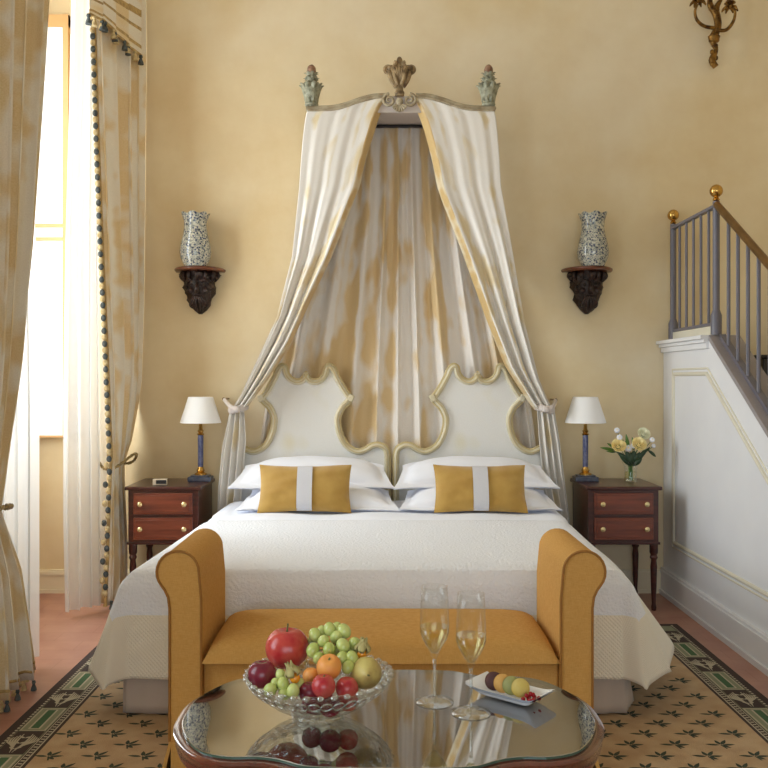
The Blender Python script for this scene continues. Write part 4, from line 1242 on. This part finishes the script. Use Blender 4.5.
# ---------------------------------------------------------------- champagne flutes
def flute(label, px, py):
    Y = (CH-TZ)*F/(py-VY); c = P(px, py, Y)
    t = thing('champagne_flute', label, 'champagne glass', (c.x, c.y, TZ+.0005), group='flutes of sparkling wine'); t.scale = (K, K, K)
    pr = [(0, .0), (.047, .0), (.0475, .002), (.030, .005), (.010, .009), (.005, .016), (.0038, .03), (.0036, .085), (.0048, .105), (.010, .118), (.022, .140), (.032, .158), (.037, .174), (.0368, .195), (.0345, .25), (.0325, .288), (.0318, .288), (.0338, .25), (.0361, .195), (.0362, .174), (.0312, .159), (.021, .141), (.008, .122), (0, .119)]
    MB().lathe([p_ for p_ in pr[8:]], 40).build('bowl', 'glass', t, angle=180)
    MB().lathe([(0, 0)]+pr[1:9], 40).build('stem_and_foot', 'stemglass', t, angle=180)
    MB().lathe([(0, .1195), (.0078, .1225), (.0205, .1415), (.0306, .1595), (.0356, .174), (.0356, .188), (0, .188)], 36).build('wine', 'wine', t, angle=60)
    return t
flute('champagne flute of pale wine, the left and farther of the two', 434.5, 702)
flute('champagne flute of pale wine, nearer one beside the white dish', 471, 713)

# ---------------------------------------------------------------- dish with macarons
def tp(x, y): 
    Y = (CH-TZ-.02)*F/(y-VY); return Vector(((x-VX)*Y/F, Y))
A, B_, Cc, D = tp(467.5, 686), tp(484, 674), tp(559, 688), tp(533, 709)
cen = (A+B_+Cc+D)/4; ax = ((Cc-B_)+(D-A))/2; angd = math.atan2(ax.y, ax.x)
ds = thing('serving_dish', 'white rectangular porcelain dish holding macarons and redcurrants', 'dish', (cen.x, cen.y, TZ+.0005), angd); ds.scale = (K, K, K)
Lh, Wh = .102, .052
def dishf(inner):
    def f(u, v):
        x = (u-.5)*2; y = (v-.5)*2; r = max(abs(x), abs(y))
        z = .004+.017*smoothstep(.55, 1, r)+.010*abs(x)**6*1.0+(.003 if inner else 0)
        return Vector((x*(Lh-(.0 if inner else .0)), y*Wh, z if inner or r > .5 else 0+z*.0+max(0, (r-.5)*0)))
    return f
m = MB().grid(dishf(True), 40, 24)
m.grid(lambda u, v: Vector(((u-.5)*2*Lh, (v-.5)*2*Wh, .001+(.017*smoothstep(.55, 1, max(abs(u-.5), abs(v-.5))*2)+.010*abs((u-.5)*2)**6)+.0015)), 40, 24)
m.build('dish_body', 'porcelain', ds, angle=50)
def ondish(x, y, z=0): 
    ca, sa = math.cos(angd), math.sin(angd); x *= K; y *= K; return Vector((cen.x+x*ca-y*sa, cen.y+x*sa+y*ca, TZ+.008+z*K))
for i, (x, mt, lb) in enumerate(((-.048, 'choc', 'dark chocolate brown'), (-.022, 'mac_o', 'golden orange'), (.004, 'mac_g', 'pistachio green'), (.030, 'mac_y', 'lemon yellow'))):
    t = thing('macaron', f'{lb} macaron standing on edge in the white dish', 'macaron', ondish(x, .0, .0), angd-.75, 'macarons in the white dish'); t.scale = (K, K, K)
    M4 = Matrix.Rotation(PI/2-.30, 4, 'Y')
    R_ = .0225
    def place_l(mb): mb.v = [M4 @ v+Vector((0, 0, R_+.0012)) for v in mb.v]; return mb
    place_l(MB().lathe([(0, .0135), (.010, .013), (.017, .0095), (R_, .004), (R_+.0006, .003)], 24)).build('upper_shell', mt, t)
    place_l(MB().lathe([(0, -.0135), (.010, -.013), (.017, -.0095), (R_, -.004), (R_+.0006, -.003)], 24)).build('lower_shell', mt, t)
    place_l(MB().lathe([(R_-.002, -.004), (R_-.001, 0), (R_-.002, .004)], 24)).build('filling', 'filling', t)
for i, (x, y, z) in enumerate(((.052,.005,0),(.064,.010,0),(.058,-.008,0),(.070,-.003,0),(.050,-.020,0),(.066,-.018,0),(.058,.002,.009),(.066,.0,.009),(.055,-.013,.008),(.078,.008,.001),(.075,-.014,.001))):
    p = ondish(x, y, z+.0055)
    o = MB().ell((0, 0, 0), .0056, 12, 8).build('redcurrant', 'currant', angle=180); o.location = p; o.scale = (K, K, K)
    tag(o, 'glossy redcurrant in the small heap at the right end of the white dish', 'redcurrant', 'redcurrants in the white dish')

# ---------------------------------------------------------------- flowers on the right nightstand
vb = P(630.5, 481, 5.50); VZ = .7405; VX0 = vb.x; VY0 = 5.50
fv = thing('flower_vase', 'small clear glass vase of flowers on the right nightstand', 'vase', (VX0, VY0, VZ))
MB().lathe([(0, 0), (.034, 0), (.036, .004), (.032, .03), (.031, .07), (.036, .105), (.044, .128), (.0428, .128), (.034, .104), (.029, .07), (.030, .03), (.033, .008), (0, .006)], 32,
    mod=lambda r, z, a: (r*1.22*(1+.03*math.cos(8*a)), z)).build('glass_body', 'glass', fv, angle=180)
MB().lathe([(0, .0065), (.0385, .0085), (.0350, .03), (.0340, .065), (0, .065)], 24).build('water', 'wine', fv)
def stemmed(name, label, px, py, r, kind, Y=5.5, group=None):
    h = P(px, py, Y); base = Vector((VX0+random.uniform(-.012, .012), VY0+random.uniform(-.012, .012), VZ+.012))
    t = thing(name, label, 'flower' if kind != 'leaf' else 'foliage', base, group=group or 'flowers in the glass vase')
    H = h-base; neck = Vector((VX0, VY0, VZ+.12))-base; neck += Vector((H.x, H.y, 0)).normalized()*.015 if Vector((H.x, H.y, 0)).length > 0 else Vector()
    MB().tube(catmull([Vector((0, 0, 0)), neck*.5, neck, H*.75+neck*.25+Vector((0, 0, .0)), H], 5), [.0022, .002, .0016], 6).build('stem', 'leaf', t)
    if kind == 'rose' or kind == 'rosec':
        m = MB(); mt = 'rose_y' if kind == 'rose' else 'rose_c'
        up_ = Vector((H.x*.8, -.9, .55)).normalized(); q = up_.to_track_quat('Z', 'Y').to_matrix().to_4x4()
        for ring, (n_, rr, hh, op) in enumerate(((3, .28, 1.0, .1), (5, .50, .95, .25), (6, .75, .85, .5), (7, .95, .70, .9))):
            for i in range(n_):
                a = 2*PI*i/n_+ring*.7; vs = []
                for j in range(5):
                    for k_ in range(5):
                        w = (k_/4-.5)*2*PI/n_*1.35; tt = j/4
                        R_ = r*rr*(.35+.65*math.sin(tt*PI/2))+r*.12*op*max(0, tt-.7)*3
                        z_ = r*(hh*tt*(1-.18*abs(k_/4-.5)*2)-.35)
                        vs.append(q @ Vector((R_*math.cos(a+w*(.4+.6*tt)), R_*math.sin(a+w*(.4+.6*tt)), z_))+H)
                m.add(vs, [(j*5+k_, j*5+k_+1, j*5+k_+6, j*5+k_+5) for j in range(4) for k_ in range(4)])
        m.build('petals', mt, t, thick=.0012)
        MB().ell(H-up_*r*.3, r*.35, 12, 8).build('calyx', 'leaf', t)
    elif kind == 'white':
        m = MB(); d = Vector((H.x, -1, .5)).normalized(); s = d.orthogonal().normalized(); e = d.cross(s)
        for ring in (0, 1):
            for i in range(6):
                a = 2*PI*i/6+ring*.5; o = s*math.cos(a)+e*math.sin(a)
                m.ell(H+o*r*.5+d*r*.25*ring, (r*.42, r*.42, r*.42), 10, 8)
        m.build('petals', 'bloom_w', t, angle=180)
        MB().ell(H+d*r*.45, r*.22, 8, 6).build('centre', 'rose_y', t)
    return t
G = None
stemmed('rose', 'yellow rose at the left of the bouquet', 618.6, 446, .043, 'rose', 5.45)
stemmed('rose', 'yellow rose right of centre in the bouquet', 639, 444.5, .043, 'rose', 5.44)
stemmed('rose', 'pale cream rose at the top right of the bouquet', 643.5, 434, .038, 'rosec', 5.50)
for (x, y, r, lb) in ((617, 430.5, .019, 'white blossom at the very top left of the bouquet'), (619.5, 437.5, .020, 'white blossom just above the left yellow rose'), (628, 448.5, .024, 'white blossom low between the two yellow roses'), (633, 446, .018, 'small white blossom touching the right yellow rose'), (652, 440, .018, 'white bud at the far right of the bouquet'), (653.5, 446, .014, 'smaller white bud below the far right one')):
    stemmed('white_blossom', lb, x, y, r, 'white', 5.46)
def blade(m, a, b_, w, n=8):
    a, b_ = Vector(a), Vector(b_); d = b_-a; s = d.cross(Vector((0, 1, 0))).normalized(); vs = []
    for i in range(n+1):
        t = i/n; c = a+d*t+Vector((0, -.01*math.sin(PI*t), 0)); ww = w*math.sin(PI*min(1, .06+.94*t))**.8
        vs += [c-s*ww, c+Vector((0, -.003, 0)), c+s*ww]
    m.add(vs, [(i*3+k_, i*3+k_+1, i*3+k_+4, i*3+k_+3) for i in range(n) for k_ in (0, 1)])
for (lb, mt, lst) in (('pale green leaf spray pointing left out of the bouquet', 'leaf', [((615,450),(600,447.5),.009),((614,448),(607,443),.007),((616,452),(606,451),.007)]),
                      ('green leaves standing up at the middle of the bouquet', 'leaf', [((628,452),(626,434),.012),((630,452),(622,439),.010),((634,450),(632,437),.010)]),
                      ('dark green leaves under the roses around the vase mouth', 'leaf_d', [((631,463),(617,452),.016),((631,464),(640,452),.018),((632,464),(648,448),.015),((631,465),(626,450),.018),((633,462),(634,450),.018),((631,466),(620,457),.012),((633,466),(642,458),.014),((630,466),(631,452),.018)]),
                      ('dark leaf drooping at the right of the bouquet', 'leaf_d', [((648,450),(656,457),.009),((644,452),(650,447),.006)])):
    base = Vector((VX0, VY0, VZ+.012)); t = thing('leaf_spray', lb, 'foliage', base, group='leaves in the glass vase')
    m = MB(); s = MB()
    for (a, b_, w) in lst:
        pa, pb = P(a[0], a[1], 5.475), P(b_[0], b_[1], 5.46); blade(m, pa-base, pb-base, w)
        s.tube(catmull([Vector((random.uniform(-.01, .01), random.uniform(-.01, .01), 0)), Vector((0, 0, .11))+Vector(((pa-base).x*.2, 0, 0)), pa-base], 4), .0015, 5)
    m.build('leaf_blade', mt, t, thick=.001); s.build('stem', 'leaf', t)

# ---------------------------------------------------------------- light, camera
def area(name, loc, rot, sx, sy, power, col):
    l = bpy.data.lights.new(name, 'AREA'); l.shape = 'RECTANGLE'; l.size = sx; l.size_y = sy; l.energy = power; l.color = col
    o = bpy.data.objects.new(name, l); C.objects.link(o); o.location = loc; o.rotation_euler = rot; return o
area('daylight', (XW-.12, (W1[0]+W1[1])/2, (W1[2]+W1[3])/2), (0, -PI/2, 0), W1[3]-W1[2], W1[1]-W1[0], 160, (.93, .97, 1.0))
area('daylight', (XL-.62, (W2[0]+W2[1])/2, (W2[2]+W2[3])/2), (0, -PI/2, 0), W2[3]-W2[2], W2[1]-W2[0], 84, (.80, .91, 1.0))
area('daylight', ((W3[0]+W3[1])/2, YF-.25, (W3[2]+W3[3])/2), (PI/2, 0, 0), W3[1]-W3[0], W3[3]-W3[2], 70, (.76, .88, 1.0))  # added fill light shining in from behind the camera
w = bpy.data.worlds.new('sky'); S.world = w; w.use_nodes = True
w.node_tree.nodes['Background'].inputs[0].default_value = (.85, .92, 1, 1); w.node_tree.nodes['Background'].inputs[1].default_value = 1.2
cam = bpy.data.cameras.new('camera'); co = bpy.data.objects.new('camera', cam); C.objects.link(co); S.camera = co
co.location = (0, 0, CH); co.rotation_euler = (PI/2, 0, 0); cam.sensor_width = 36; cam.lens = F/768*36
cam.shift_x = (384-VX)/768; cam.shift_y = -(384-VY)/768; cam.clip_start = .05
S.view_settings.view_transform = 'Standard'; S.view_settings.look = 'None'; S.view_settings.gamma = 1; S.view_settings.use_curve_mapping = False
S.view_settings.exposure = 0.0
S.cycles.use_denoising = True; S.cycles.max_bounces = 10; S.cycles.transparent_max_bounces = 24
S.cycles.diffuse_bounces = 6; S.cycles.sample_clamp_indirect = 6
